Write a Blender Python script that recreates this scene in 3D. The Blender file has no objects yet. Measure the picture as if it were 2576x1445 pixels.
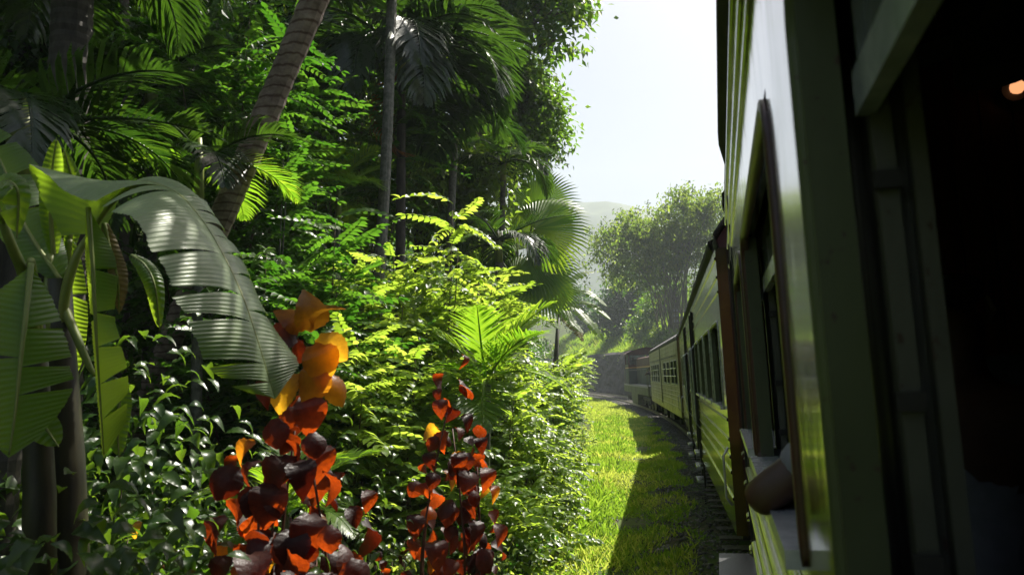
import bpy, math, random
import numpy as np
from mathutils import Vector, Matrix

SC = bpy.context.scene
COL = SC.collection
R_ = math.radians
PI = math.pi

# ------------------------------------------------------------------ camera
F = 1900.0
PITCH = math.atan(220 / F)
YAW = math.atan(525 * math.cos(PITCH) / F)
CAM = Vector((0, 0, 2.3))
cd = bpy.data.cameras.new('camera'); cam = bpy.data.objects.new('camera', cd); COL.objects.link(cam)
cam.location = CAM; cam.rotation_euler = (PI / 2 + PITCH, 0, YAW)
cd.sensor_width = 36; cd.lens = F / 2576 * 36
cd.clip_start = 0.05; cd.clip_end = 5000
cd.dof.use_dof = True; cd.dof.focus_distance = 13.0; cd.dof.aperture_fstop = 5.0
SC.camera = cam

# ------------------------------------------------------------------ light
SUN = Vector((0.28, 0.62, 1.0)).normalized()          # towards the sun: ahead and to the right, high
EL = math.asin(SUN.z); AZ = math.atan2(SUN.x, SUN.y)
w = bpy.data.worlds.new('World'); SC.world = w; w.use_nodes = True
nt = w.node_tree; nt.nodes.clear()
wo = nt.nodes.new('ShaderNodeOutputWorld'); bg = nt.nodes.new('ShaderNodeBackground')
sky = nt.nodes.new('ShaderNodeTexSky'); sky.sky_type = 'NISHITA'; sky.sun_disc = False
sky.sun_elevation = EL; sky.sun_rotation = AZ; sky.air_density = 1.0; sky.dust_density = 5.0; sky.ozone_density = 1.0
bg.inputs['Strength'].default_value = 0.05
nt.links.new(sky.outputs[0], bg.inputs['Color']); nt.links.new(bg.outputs[0], wo.inputs['Surface'])
sd = bpy.data.lights.new('sun', 'SUN'); sd.energy = 5.0; sd.angle = R_(0.53); sd.color = (1.0, 0.95, 0.84)
so = bpy.data.objects.new('sun', sd); COL.objects.link(so); so.location = (0, 0, 60)
so.rotation_euler = SUN.to_track_quat('Z', 'Y').to_euler()
SC.view_settings.view_transform = 'Standard'; SC.view_settings.look = 'None'
SC.view_settings.exposure = 1.32; SC.view_settings.gamma = 1.0; SC.view_settings.use_curve_mapping = False
cy = SC.cycles
cy.max_bounces = 6; cy.diffuse_bounces = 1; cy.glossy_bounces = 3; cy.transmission_bounces = 3
cy.volume_bounces = 1; cy.transparent_max_bounces = 6; cy.use_denoising = True
cy.sample_clamp_indirect = 6.0; cy.caustics_reflective = False; cy.caustics_refractive = False

# ------------------------------------------------------------------ helpers
CW, SW = math.cos(YAW), math.sin(YAW); CP, SP = math.cos(PITCH), math.sin(PITCH)
def ray(x, y):                     # photo coordinates on a 2576 px wide copy
    cx, cz = (x - 1288) / F, (722.5 - y) / F
    v = (cx, CP - cz * SP, SP + cz * CP)
    return Vector((v[0] * CW - v[1] * SW, v[0] * SW + v[1] * CW, v[2]))
def at(x, y, dist):                # world point at a true distance
    return CAM + ray(x, y).normalized() * dist
def atX(x, y, X):
    r = ray(x, y); return CAM + r * (X / r.x)

def setp(o, label=None, cat=None, group=None, kind=None):
    if label: o['label'] = label
    if cat: o['category'] = cat
    if group: o['group'] = group
    if kind: o['kind'] = kind
    return o
def empty(name, label, cat, loc=(0, 0, 0), rot=(0, 0, 0), group=None, kind=None):
    o = bpy.data.objects.new(name, None); COL.objects.link(o)
    o.location = loc; o.rotation_euler = rot; o.empty_display_size = 0.2
    return setp(o, label, cat, group, kind)
def link(name, me, parent=None, M=None):
    o = bpy.data.objects.new(name, me); COL.objects.link(o)
    if parent is not None: o.parent = parent
    if M is not None: o.matrix_basis = M
    return o
def mesh_np(name, V, Fc, mat, tint=None, smooth=False):
    """V (n,3); Fc (m,3|4) index array."""
    V = np.asarray(V, dtype=np.float32); Fc = np.asarray(Fc, dtype=np.int32)
    k = Fc.shape[1]; me = bpy.data.meshes.new(name)
    me.vertices.add(len(V)); me.vertices.foreach_set('co', V.ravel())
    me.loops.add(Fc.size); me.loops.foreach_set('vertex_index', Fc.ravel())
    me.polygons.add(len(Fc)); me.polygons.foreach_set('loop_start', np.arange(0, Fc.size, k, dtype=np.int32))
    me.polygons.foreach_set('loop_total', np.full(len(Fc), k, dtype=np.int32))
    if smooth: me.polygons.foreach_set('use_smooth', np.ones(len(Fc), dtype=bool))
    if tint is not None:
        a = me.attributes.new('tint', 'FLOAT', 'POINT'); a.data.foreach_set('value', np.asarray(tint, dtype=np.float32))
    me.update(calc_edges=True)
    if mat is not None:
        for m in (mat if isinstance(mat, (list, tuple)) else [mat]): me.materials.append(m)
    return me

class MB:
    """collects mixed polygons"""
    def __init__(s): s.v = []; s.f = []
    def poly(s, pts, faces):
        b = len(s.v); s.v += [tuple(p) for p in pts]; s.f += [tuple(i + b for i in f) for f in faces]; return s
    def box(s, x0, x1, y0, y1, z0, z1):
        return s.poly([(x0,y0,z0),(x1,y0,z0),(x1,y1,z0),(x0,y1,z0),(x0,y0,z1),(x1,y0,z1),(x1,y1,z1),(x0,y1,z1)],
                      [(0,3,2,1),(4,5,6,7),(0,1,5,4),(1,2,6,5),(2,3,7,6),(3,0,4,7)])
    def tube(s, pts, rads, n=8, cap=True):
        pts = [Vector(p) for p in pts]
        if not hasattr(rads, '__len__'): rads = [rads] * len(pts)
        b = len(s.v); prev = None
        for i, p in enumerate(pts):
            t = (pts[min(i + 1, len(pts) - 1)] - pts[max(i - 1, 0)]).normalized()
            if prev is None:
                a = Vector((0, 0, 1)) if abs(t.z) < .9 else Vector((1, 0, 0))
                u = t.cross(a).normalized()
            else:
                u = (prev - t * prev.dot(t)).normalized()
            prev = u; v = t.cross(u)
            for k in range(n):
                a = 2 * PI * k / n
                s.v.append(tuple(p + (u * math.cos(a) + v * math.sin(a)) * rads[i]))
        for i in range(len(pts) - 1):
            for k in range(n):
                k2 = (k + 1) % n
                s.f.append((b + i*n + k, b + i*n + k2, b + (i+1)*n + k2, b + (i+1)*n + k))
        if cap:
            s.f.append(tuple(b + k for k in range(n))[::-1]); s.f.append(tuple(b + (len(pts)-1)*n + k for k in range(n)))
        return s
    def cyl(s, p0, p1, r, n=12): return s.tube([p0, p1], [r, r], n)
    def grid(s, P):               # P[i][j] points
        b = len(s.v); ni, nj = len(P), len(P[0])
        for r in P: s.v += [tuple(p) for p in r]
        for i in range(ni - 1):
            for j in range(nj - 1):
                s.f.append((b + i*nj + j, b + i*nj + j+1, b + (i+1)*nj + j+1, b + (i+1)*nj + j))
        return s
    def mesh(s, name, mat, smooth=False):
        me = bpy.data.meshes.new(name); me.from_pydata(s.v, [], s.f)
        if smooth: me.polygons.foreach_set('use_smooth', np.ones(len(s.f), dtype=bool))
        if mat is not None: me.materials.append(mat)
        me.update(); return me
    def obj(s, name, mat, parent=None, smooth=False, M=None):
        return link(name, s.mesh(name, mat, smooth), parent, M)

def spline(pts, n):
    P = [Vector(p) for p in pts]; P = [P[0] * 2 - P[1]] + P + [P[-1] * 2 - P[-2]]
    out = []; m = len(P) - 3
    for i in range(n):
        u = i / (n - 1) * m; k = min(int(u), m - 1); t = u - k
        a, b, c, d = P[k:k+4]
        out.append(0.5 * ((2*b) + (c-a)*t + (2*a-5*b+4*c-d)*t*t + (3*b-a-3*c+d)*t**3))
    return out

# ------------------------------------------------------------------ materials
MATS = {}
def nodes(name):
    m = bpy.data.materials.new(name); m.use_nodes = True; MATS[name] = m
    t = m.node_tree; t.nodes.clear()
    return m, t, (lambda k, **kw: _n(t, k, **kw))
def _n(t, k, **kw):
    n = t.nodes.new(k)
    for a, b in kw.items():
        if a.startswith('i_'):
            key = a[2:].replace('_', ' ')
            n.inputs[int(key) if key.isdigit() else key].default_value = b
        else: setattr(n, a, b)
    return n
def ramp(t, stops):
    r = t.nodes.new('ShaderNodeValToRGB'); e = r.color_ramp.elements
    while len(e) < len(stops): e.new(0.5)
    for i, (p, c) in enumerate(stops): e[i].position = p; e[i].color = (*c, 1) if len(c) == 3 else c
    return r
def solid(name, colA, colB=None, rough=0.6, scale=8.0, bump=0.0, metal=0.0, spec=0.5, stretch=(1,1,1), bscale=None, lo=.35, hi=.65, detail=6):
    m, t, n = nodes(name); L = t.links.new
    out = n('ShaderNodeOutputMaterial'); p = n('ShaderNodeBsdfPrincipled')
    p.inputs['Roughness'].default_value = rough; p.inputs['Metallic'].default_value = metal
    p.inputs['Specular IOR Level'].default_value = spec
    tc = n('ShaderNodeTexCoord'); mp = n('ShaderNodeMapping'); mp.inputs['Scale'].default_value = stretch
    L(tc.outputs['Object'], mp.inputs[0])
    nz = n('ShaderNodeTexNoise'); nz.inputs['Scale'].default_value = scale; nz.inputs['Detail'].default_value = detail
    nz.inputs['Roughness'].default_value = 0.65
    L(mp.outputs[0], nz.inputs[0])
    r = ramp(t, [(lo, colA), (hi, colB or colA)]); L(nz.outputs[0], r.inputs[0]); L(r.outputs[0], p.inputs['Base Color'])
    if bump:
        b = n('ShaderNodeBump'); b.inputs['Strength'].default_value = min(1, bump * 20); b.inputs['Distance'].default_value = bump
        n2 = n('ShaderNodeTexNoise'); n2.inputs['Scale'].default_value = bscale or scale * 3; n2.inputs['Detail'].default_value = 5
        L(mp.outputs[0], n2.inputs[0]); L(n2.outputs[0], b.inputs['Height']); L(b.outputs[0], p.inputs['Normal'])
    L(p.outputs[0], out.inputs[0]); return m

def leafmat(name, ca, cb, ta, tb, rough=0.38, tw=0.5, spec=0.5, veins=None, wrinkle=0):
    """ca..cb reflectance range, ta..tb transmitted colour range (per leaf 'tint')."""
    m, t, n = nodes(name); L = t.links.new
    out = n('ShaderNodeOutputMaterial'); p = n('ShaderNodeBsdfPrincipled'); tr = n('ShaderNodeBsdfTranslucent'); mx = n('ShaderNodeMixShader')
    p.inputs['Roughness'].default_value = rough; p.inputs['Specular IOR Level'].default_value = spec
    at_ = n('ShaderNodeAttribute'); at_.attribute_name = 'tint'
    oi = n('ShaderNodeObjectInfo')
    ad = n('ShaderNodeMath', operation='ADD'); L(at_.outputs['Fac'], ad.inputs[0]); L(oi.outputs['Random'], ad.inputs[1])
    fr = n('ShaderNodeMath', operation='FRACT'); L(ad.outputs[0], fr.inputs[0])
    r1 = ramp(t, [(0, ca), (1, cb)]); r2 = ramp(t, [(0, ta), (1, tb)])
    L(fr.outputs[0], r1.inputs[0]); L(fr.outputs[0], r2.inputs[0])
    c1, c2 = r1.outputs[0], r2.outputs[0]
    tc = n('ShaderNodeTexCoord')
    nz = n('ShaderNodeTexNoise'); nz.inputs['Scale'].default_value = 30; L(tc.outputs['Object'], nz.inputs[0])
    rr = n('ShaderNodeMapRange'); rr.inputs[1].default_value = .3; rr.inputs[2].default_value = .7
    rr.inputs[3].default_value = rough * .75; rr.inputs[4].default_value = min(1, rough * 1.35)
    L(nz.outputs[0], rr.inputs[0]); L(rr.outputs[0], p.inputs['Roughness'])
    L(c1, p.inputs['Base Color']); L(c2, tr.inputs['Color'])
    mx.inputs[0].default_value = tw
    L(p.outputs[0], mx.inputs[1]); L(tr.outputs[0], mx.inputs[2])
    if veins:
        wv = n('ShaderNodeTexWave', wave_type='BANDS', bands_direction='Y'); wv.inputs['Scale'].default_value = veins; wv.inputs['Distortion'].default_value = .6
        uv = n('ShaderNodeAttribute'); uv.attribute_name = 'vein'
        L(uv.outputs['Vector'], wv.inputs[0])
        b = n('ShaderNodeBump'); b.inputs['Strength'].default_value = .5; b.inputs['Distance'].default_value = .004
        L(wv.outputs[0], b.inputs['Height']); L(b.outputs[0], p.inputs['Normal'])
    if wrinkle:
        n2 = n('ShaderNodeTexNoise'); n2.inputs['Scale'].default_value = wrinkle; n2.inputs['Detail'].default_value = 4; L(tc.outputs['Object'], n2.inputs[0])
        b = n('ShaderNodeBump'); b.inputs['Strength'].default_value = .3; b.inputs['Distance'].default_value = .012; L(n2.outputs[0], b.inputs['Height'])
        L(b.outputs[0], p.inputs['Normal']); L(b.outputs[0], tr.inputs['Normal'])
        hs = n('ShaderNodeMix', data_type='RGBA'); hs.blend_type = 'MULTIPLY'; hs.inputs[0].default_value = .6; L(c2, hs.inputs[6])
        r3 = ramp(t, [(.33, (.45,.35,.35)), (.62, (1,1,1))]); L(n2.outputs[0], r3.inputs[0]); L(r3.outputs[0], hs.inputs[7]); L(hs.outputs[2], tr.inputs['Color'])
    L(mx.outputs[0], out.inputs[0]); return m

LM = dict(
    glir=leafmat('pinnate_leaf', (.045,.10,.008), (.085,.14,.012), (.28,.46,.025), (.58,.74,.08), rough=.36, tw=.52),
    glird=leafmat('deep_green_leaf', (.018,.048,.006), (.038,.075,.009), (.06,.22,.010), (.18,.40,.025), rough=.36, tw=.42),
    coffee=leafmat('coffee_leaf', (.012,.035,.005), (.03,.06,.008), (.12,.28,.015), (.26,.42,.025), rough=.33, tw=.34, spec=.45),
    palm=leafmat('palm_leaf', (.012,.028,.010), (.025,.045,.014), (.035,.10,.008), (.09,.19,.012), rough=.3, tw=.35, spec=.6),
    palmy=leafmat('bright_palm_leaf', (.05,.10,.01), (.08,.13,.012), (.20,.42,.015), (.38,.56,.03), rough=.36, tw=.52),
    tree=leafmat('tree_leaf', (.018,.045,.008), (.04,.075,.01), (.16,.36,.02), (.40,.60,.05), rough=.36, tw=.42),
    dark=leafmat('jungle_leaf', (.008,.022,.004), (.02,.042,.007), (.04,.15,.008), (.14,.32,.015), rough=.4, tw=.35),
    banana=leafmat('banana_leaf', (.19,.245,.13), (.23,.285,.16), (.36,.60,.02), (.46,.68,.03), rough=.42, tw=.36, spec=.65),  # paler base: sun on the waxy long leaf put into the colour
    bananag=leafmat('backlit_banana_leaf', (.035,.07,.015), (.05,.09,.02), (.42,.68,.03), (.52,.76,.04), rough=.4, tw=.5, spec=.5),  # darker copy for the other leaves, their backlit look put into the colour
    bananad=leafmat('dry_banana_leaf', (.10,.07,.03), (.16,.11,.05), (.30,.20,.05), (.35,.25,.08), rough=.6, tw=.3),
    copper=leafmat('copper_leaf', (.012,.005,.005), (.035,.012,.009), (.08,.004,.002), (.85,.12,.008), rough=.5, tw=.40, spec=.4, wrinkle=7),
    copperp=leafmat('orange_leaf', (.12,.03,.006), (.16,.06,.01), (1.0,.30,.01), (1.0,.62,.03), rough=.42, tw=.68, wrinkle=3),
    bamboo=leafmat('bamboo_leaf', (.04,.07,.015), (.07,.10,.02), (.18,.32,.03), (.40,.52,.06), rough=.6, tw=.5, spec=.25),
    grass=leafmat('grass_blade', (.06,.13,.010), (.11,.16,.02), (.26,.48,.02), (.68,.76,.11), rough=.42, tw=.55),
    deadf=leafmat('dead_frond', (.10,.04,.012), (.15,.07,.02), (.4,.16,.02), (.5,.2,.03), rough=.7, tw=.4),
)
M_bark = solid('bark', (.05,.04,.03), (.13,.11,.09), rough=.85, scale=14, bump=.01, stretch=(1,1,.3))
M_barkd = solid('dark_bark', (.02,.018,.014), (.06,.05,.04), rough=.85, scale=18, bump=.008, stretch=(1,1,.3))
def ringbark():
    m = solid('coconut_bark', (.13,.085,.07), (.40,.31,.27), rough=.8, scale=7, bump=.006, bscale=40, stretch=(1,1,1.6), lo=.3, hi=.7)
    t = m.node_tree; L = t.links.new; p = [q for q in t.nodes if q.type == 'BSDF_PRINCIPLED'][0]; old = p.inputs['Base Color'].links[0].from_socket
    tc = [q for q in t.nodes if q.type == 'TEX_COORD'][0]
    wv = _n(t, 'ShaderNodeTexWave', wave_type='BANDS', bands_direction='Z'); wv.inputs['Scale'].default_value = 4.2; wv.inputs['Distortion'].default_value = 2.2; wv.inputs['Detail'].default_value = 3; wv.inputs['Detail Scale'].default_value = 2.0
    L(tc.outputs['Object'], wv.inputs[0]); r = ramp(t, [(.0, (.42,.32,.29)), (.22, (1,1,1))]); L(wv.outputs[0], r.inputs[0])
    mx = _n(t, 'ShaderNodeMix', data_type='RGBA'); mx.blend_type = 'MULTIPLY'; mx.inputs[0].default_value = 1; L(old, mx.inputs[6]); L(r.outputs[0], mx.inputs[7]); L(mx.outputs[2], p.inputs['Base Color']); return m
M_coco = ringbark()
M_palmstem = solid('palm_stem', (.035,.04,.025), (.15,.14,.12), rough=.7, scale=16, bump=.006, bscale=30)
M_greenstem = solid('green_stem', (.10,.15,.02), (.22,.24,.05), rough=.5, scale=9, bump=.002, stretch=(1,1,.2))
M_bstem = solid('banana_stem', (.006,.007,.003), (.035,.032,.010), rough=.55, scale=9, bump=.004, stretch=(2,2,.3))
M_twig = solid('twig', (.05,.035,.02), (.10,.07,.04), rough=.8, scale=20)
M_bamb = solid('bamboo_culm', (.06,.06,.03), (.12,.11,.06), rough=.5, scale=4)
M_redstem = solid('red_twig', (.06,.02,.012), (.10,.04,.02), rough=.6, scale=20)
# ------------------------------------------------------------------ railway geometry: a left-hand curve
RAD = 283.0; WHALF = 1.48; PHI = R_(2.5); XC = 1.697; YM = -3.75; Z0 = 0.112
CX = XC - RAD
def track(s, l=0.0, z=0.0):
    th = s / RAD
    return Vector((CX + (RAD + l) * math.cos(th), YM + (RAD + l) * math.sin(th), z))
def to_sl(x, y):
    dx, dy = x - CX, y - YM
    return RAD * math.atan2(dy, dx), math.hypot(dx, dy) - RAD
def sm(a, b, x):
    t = max(0.0, min(1.0, (x - a) / (b - a))); return t * t * (3 - 2 * t)
from mathutils import noise as mn
def hz(s, l):
    """height of the ground at distance s along and l across the track (left negative)"""
    n = mn.noise(Vector((s * .11, l * .11, 3.1))) ; n2 = mn.noise(Vector((s * .7, l * .7, 7.7)))
    base = -0.20 + 0.03 * n2 * sm(1.6, 2.2, abs(l))
    if abs(l) < 1.9: base = -0.10 + .0 * n2
    elif abs(l) < 2.5: base = -0.10 - .10 * (abs(l) - 1.9) / .6
    if l < 0:
        e = -l - 4.6 + (1.0 - sm(2, 22, s)) * 0.6
        if e > 0: base += sm(0, 3, e) * .25 * min(e, 4) + .62 * max(0, e - 2) + n * min(e, 8) * .12
        return min(base, 34 + n * 4)
    wgt = sm(50, 84, s)
    e = l - 4.4
    if e > 0:
        lowb = min(.35 * e, 5)
        hi = 5.2 * sm(.3, 1.9, e) + 3.8 * sm(1.6, 6.5, e) + .3 * max(0, e - 6) + n * 1.6 * sm(1, 6, e)
        base += lowb * (1 - wgt) + min(hi, 24) * wgt
    return base
def gz(x, y):
    s, l = to_sl(x, y); return hz(s, l)

# ground sheet, laid out along the line and wide enough to meet the hills
def ground_mat():
    m, t, n = nodes('soil_and_moss'); L = t.links.new
    out = n('ShaderNodeOutputMaterial'); p = n('ShaderNodeBsdfPrincipled'); p.inputs['Roughness'].default_value = .95; p.inputs['Specular IOR Level'].default_value = .2
    tc = n('ShaderNodeTexCoord'); a = n('ShaderNodeTexNoise'); a.inputs['Scale'].default_value = .9; a.inputs['Detail'].default_value = 8
    b = n('ShaderNodeTexNoise'); b.inputs['Scale'].default_value = 14; b.inputs['Detail'].default_value = 6
    L(tc.outputs['Object'], a.inputs[0]); L(tc.outputs['Object'], b.inputs[0])
    r1 = ramp(t, [(.38, (.035,.045,.012)), (.5, (.035,.07,.010)), (.66, (.07,.10,.02))])
    r2 = ramp(t, [(.3, (.03,.022,.014)), (.7, (.09,.07,.045))])
    L(a.outputs[0], r1.inputs[0]); L(b.outputs[0], r2.inputs[0])
    mr = n('ShaderNodeMapRange'); mr.inputs[1].default_value = .52; mr.inputs[2].default_value = .62; L(b.outputs[0], mr.inputs[0])
    mx = n('ShaderNodeMix', data_type='RGBA'); L(mr.outputs[0], mx.inputs[0]); L(r1.outputs[0], mx.inputs[6]); L(r2.outputs[0], mx.inputs[7])
    L(mx.outputs[2], p.inputs['Base Color'])
    bp = n('ShaderNodeBump'); bp.inputs['Strength'].default_value = .6; bp.inputs['Distance'].default_value = .04; L(b.outputs[0], bp.inputs['Height']); L(bp.outputs[0], p.inputs['Normal'])
    L(p.outputs[0], out.inputs[0]); return m
M_ground = ground_mat()
ss = np.concatenate([np.arange(-40, 140, 1.0), np.arange(140, 420, 6.0)])
ll = np.concatenate([np.arange(-230, -30, 8.0), np.arange(-30, -6, 1.0), np.arange(-6, 9, .3), np.arange(9, 30, 1.2), np.arange(30, 420, 13.0)])
V = [track(s, l, hz(s, l)) for s in ss for l in ll]
ni, nj = len(ss), len(ll)
I = np.arange(ni * nj).reshape(ni, nj)
Fq = np.stack([I[:-1, :-1], I[:-1, 1:], I[1:, 1:], I[1:, :-1]], -1).reshape(-1, 4)
o = link('ground', mesh_np('ground', [tuple(v) for v in V], Fq, M_ground, smooth=True)); setp(o, kind='structure')

# hazy mountain far behind
def mountain():
    ax = np.linspace(-1, 1, 90); P = []
    for i, a in enumerate(ax):
        row = []
        for j in range(26):
            d = 470 + j * 15
            ang = R_(14) + a * R_(48)                     # to the left of +Y
            x = -math.sin(ang) * d; y = math.cos(ang) * d
            h = 225 * sm(0, 1, j / 22) * (0.66 + .40 * mn.noise(Vector((a * 2.3, 1.7, 0)))) + 14 * mn.fractal(Vector((x * .012, y * .012, 0)), 1, 2, 5) * (j / 6 if j < 6 else 1)
            row.append((x, y, h - 2))
        P.append(row)
    return P
M_hill = solid('forested_hill', (.02,.04,.015), (.05,.075,.03), rough=.9, scale=.05, bump=.0)
o = MB().grid(mountain()).obj('mountain', M_hill, smooth=True); setp(o, kind='structure')

# rails, sleepers, ballast
M_rail = solid('rail_steel', (.10,.07,.055), (.30,.28,.27), rough=.35, scale=10, metal=.8)
M_sleep = solid('sleeper_wood', (.05,.045,.04), (.14,.125,.11), rough=.85, scale=10, bump=.004)
M_stone = solid('ballast_stone', (.05,.045,.05), (.19,.18,.19), rough=.85, scale=5)
tr = empty('railway_track', None, None, kind='structure')
for g in (-.86, .86):
    prof = [(-.035, .0), (-.035, -.04), (-.01, -.05), (-.01, -.12), (-.07, -.14), (.07, -.14), (.01, -.12), (.01, -.05), (.035, -.04), (.035, .0)]
    S = np.arange(-14, 240, 1.5)
    cant = .075 * g / .86
    rows = [[tuple(track(s, g + px, Z0 - .0 + cant * .5 + pz)) for px, pz in prof + prof[:1]] for s in S]
    MB().grid(rows).obj('rail', M_rail, tr)
slm = MB().box(-1.35, 1.35, -.12, .12, -.12, 0).mesh('sleeper', M_sleep)
for i in range(230):
    s = -8 + i * .68
    p = track(s, 0, Z0 - .14); jit = random.Random(i)
    link('sleeper', slm, tr, Matrix.Translation(p) @ Matrix.Rotation(s / RAD + jit.uniform(-.02, .02), 4, 'Z') @ Matrix.Rotation(-.04, 4, 'Y'))

rng = np.random.default_rng(5)
OCT = np.array([[1,0,0],[-1,0,0],[0,1,0],[0,-1,0],[0,0,1],[0,0,-1]], float)
OCF = np.array([[0,2,4],[2,1,4],[1,3,4],[3,0,4],[2,0,5],[1,2,5],[3,1,5],[0,3,5]])
def stones(n, sfun, lfun, size, zf):
    VV = np.zeros((n, 6, 3)); 
    for i in range(n):
        s = sfun(); l = lfun(s); p = track(s, l); z = zf(s, l)
        A = rng.normal(size=(3, 3)); q, _ = np.linalg.qr(A)
        sc = size * rng.uniform(.6, 1.5) * np.array([1, rng.uniform(.6, 1), rng.uniform(.45, .8)])
        v = (OCT * (1 + .25 * rng.normal(size=(6, 1)))) * sc
        VV[i] = v @ q.T + np.array([p.x, p.y, z + .2 * size])
    Fc = (OCF[None] + (np.arange(n) * 6)[:, None, None]).reshape(-1, 3)
    return VV.reshape(-1, 3), Fc
v1, f1 = stones(9000, lambda: 3 + 55 * rng.random() ** 1.4, lambda s: -(1.0 + 1.35 * rng.random() ** .8 ), .03, hz)
v2, f2 = stones(5000, lambda: 55 + 60 * rng.random(), lambda s: rng.uniform(-2.5, 2.2), .05, hz)
v3, f3 = stones(900, lambda: 4 + 16 * rng.random(), lambda s: -(2.2 + 1.3 * rng.random() ** 1.5), .022, hz)
VV = np.concatenate([v1, v2, v3]); FF = np.concatenate([f1, f2 + len(v1), f3 + len(v1) + len(v2)])
o = link('ballast_gravel', mesh_np('ballast_gravel', VV, FF, M_stone))
setp(o, 'grey and mauve ballast stones scattered beside the rails', 'gravel', kind='stuff')
# ------------------------------------------------------------------ train
def paint(name, ca, cb, rough=.22, grime=(.03,.028,.02), gl=.5, coat=.0):
    """old gloss coach paint, streaked with dirt that has run down the panels"""
    m, t, n = nodes(name); L = t.links.new
    out = n('ShaderNodeOutputMaterial'); p = n('ShaderNodeBsdfPrincipled')
    tc = n('ShaderNodeTexCoord')
    m1 = n('ShaderNodeMapping'); m1.inputs['Scale'].default_value = (1, 5.5, .35); L(tc.outputs['Object'], m1.inputs[0])
    st = n('ShaderNodeTexNoise'); st.inputs['Scale'].default_value = 3.0; st.inputs['Detail'].default_value = 8; st.inputs['Roughness'].default_value = .7; L(m1.outputs[0], st.inputs[0])
    pt = n('ShaderNodeTexNoise'); pt.inputs['Scale'].default_value = 2.2; pt.inputs['Detail'].default_value = 7; L(tc.outputs['Object'], pt.inputs[0])
    r0 = ramp(t, [(.35, ca), (.65, cb)]); L(pt.outputs[0], r0.inputs[0])
    mr = n('ShaderNodeMapRange'); mr.inputs[1].default_value = .46; mr.inputs[2].default_value = .74; mr.inputs[3].default_value = 0; mr.inputs[4].default_value = gl; L(st.outputs[0], mr.inputs[0])
    mx = n('ShaderNodeMix', data_type='RGBA'); mx.inputs[7].default_value = (*grime, 1); L(mr.outputs[0], mx.inputs[0]); L(r0.outputs[0], mx.inputs[6])
    ch = n('ShaderNodeTexNoise'); ch.inputs['Scale'].default_value = 34; ch.inputs['Detail'].default_value = 6; L(tc.outputs['Object'], ch.inputs[0])
    cm = n('ShaderNodeMapRange'); cm.inputs[1].default_value = .66; cm.inputs[2].default_value = .70; L(ch.outputs[0], cm.inputs[0])
    m3 = n('ShaderNodeMix', data_type='RGBA'); m3.inputs[7].default_value = (.045,.022,.014,1); L(cm.outputs[0], m3.inputs[0]); L(mx.outputs[2], m3.inputs[6]); L(m3.outputs[2], p.inputs['Base Color'])
    rr = n('ShaderNodeMapRange'); rr.inputs[1].default_value = .35; rr.inputs[2].default_value = .75; rr.inputs[3].default_value = rough * .7; rr.inputs[4].default_value = min(1, rough * 2.2); L(st.outputs[0], rr.inputs[0])
    L(rr.outputs[0], p.inputs['Roughness']); p.inputs['Coat Weight'].default_value = coat; p.inputs['Coat Roughness'].default_value = .1
    m2 = n('ShaderNodeMapping'); m2.inputs['Scale'].default_value = (1, 2.2, .8); L(tc.outputs['Object'], m2.inputs[0])
    wn = n('ShaderNodeTexNoise'); wn.inputs['Scale'].default_value = 2.5; wn.inputs['Detail'].default_value = 3; L(m2.outputs[0], wn.inputs[0])
    b = n('ShaderNodeBump'); b.inputs['Strength'].default_value = .35; b.inputs['Distance'].default_value = .012; L(wn.outputs[0], b.inputs['Height']); L(b.outputs[0], p.inputs['Normal'])
    L(p.outputs[0], out.inputs[0]); return m
P_side = paint('coach_paint', (.050,.038,.006), (.105,.080,.012), rough=.09, gl=.8, coat=.5)
P_side3 = paint('pale_coach_paint', (.10,.080,.022), (.18,.145,.042), rough=.3, gl=.75)
P_jamb = paint('olive_jamb_paint', (.045,.055,.022), (.075,.09,.035), rough=.45, gl=.45)
P_inner = paint('worn_grey_paint', (.05,.052,.040), (.09,.09,.065), rough=.5, gl=.8)
P_rim = solid('window_rim_rubber', (.035,.012,.012), (.07,.022,.02), rough=.35, scale=12)
P_red = solid('maroon_paint', (.045,.010,.008), (.09,.018,.014), rough=.5, scale=3)
P_black = solid('underframe_black', (.010,.009,.008), (.028,.024,.02), rough=.75, scale=8)
P_roof = solid('roof_paint', (.20,.18,.18), (.36,.33,.33), rough=.5, scale=3, stretch=(1,.5,1))
P_steel = solid('worn_steel', (.22,.22,.23), (.42,.42,.43), rough=.38, scale=18, metal=.6)
P_sill = solid('sill_metal', (.42,.44,.48), (.66,.67,.70), rough=.25, scale=14, metal=.5)
P_wood = solid('varnished_wood', (.03,.009,.004), (.07,.02,.008), rough=.3, scale=6, stretch=(6,1,.4))
P_floor = solid('coach_floor', (.03,.025,.02), (.06,.05,.04), rough=.7, scale=5)
P_seat = solid('seat_cloth', (.02,.025,.05), (.04,.045,.08), rough=.8, scale=20)
P_green = paint('loco_green', (.006,.028,.024), (.010,.038,.032), rough=.7)
P_lred = paint('loco_maroon', (.05,.012,.008), (.08,.02,.012), rough=.7)
P_orange = solid('loco_stripe', (.40,.17,.03), (.5,.22,.04), rough=.4)
P_sill_l = paint('loco_frame_paint', (.06,.07,.022), (.10,.12,.04), rough=.8, gl=.8)
P_deckd = solid('chequer_plate', (.05,.05,.05), (.10,.10,.105), rough=.35, scale=60, metal=.5, bump=.004, bscale=60)
P_deck = solid('deck_plate', (.12,.12,.125), (.2,.2,.21), rough=.5, scale=10)
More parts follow.
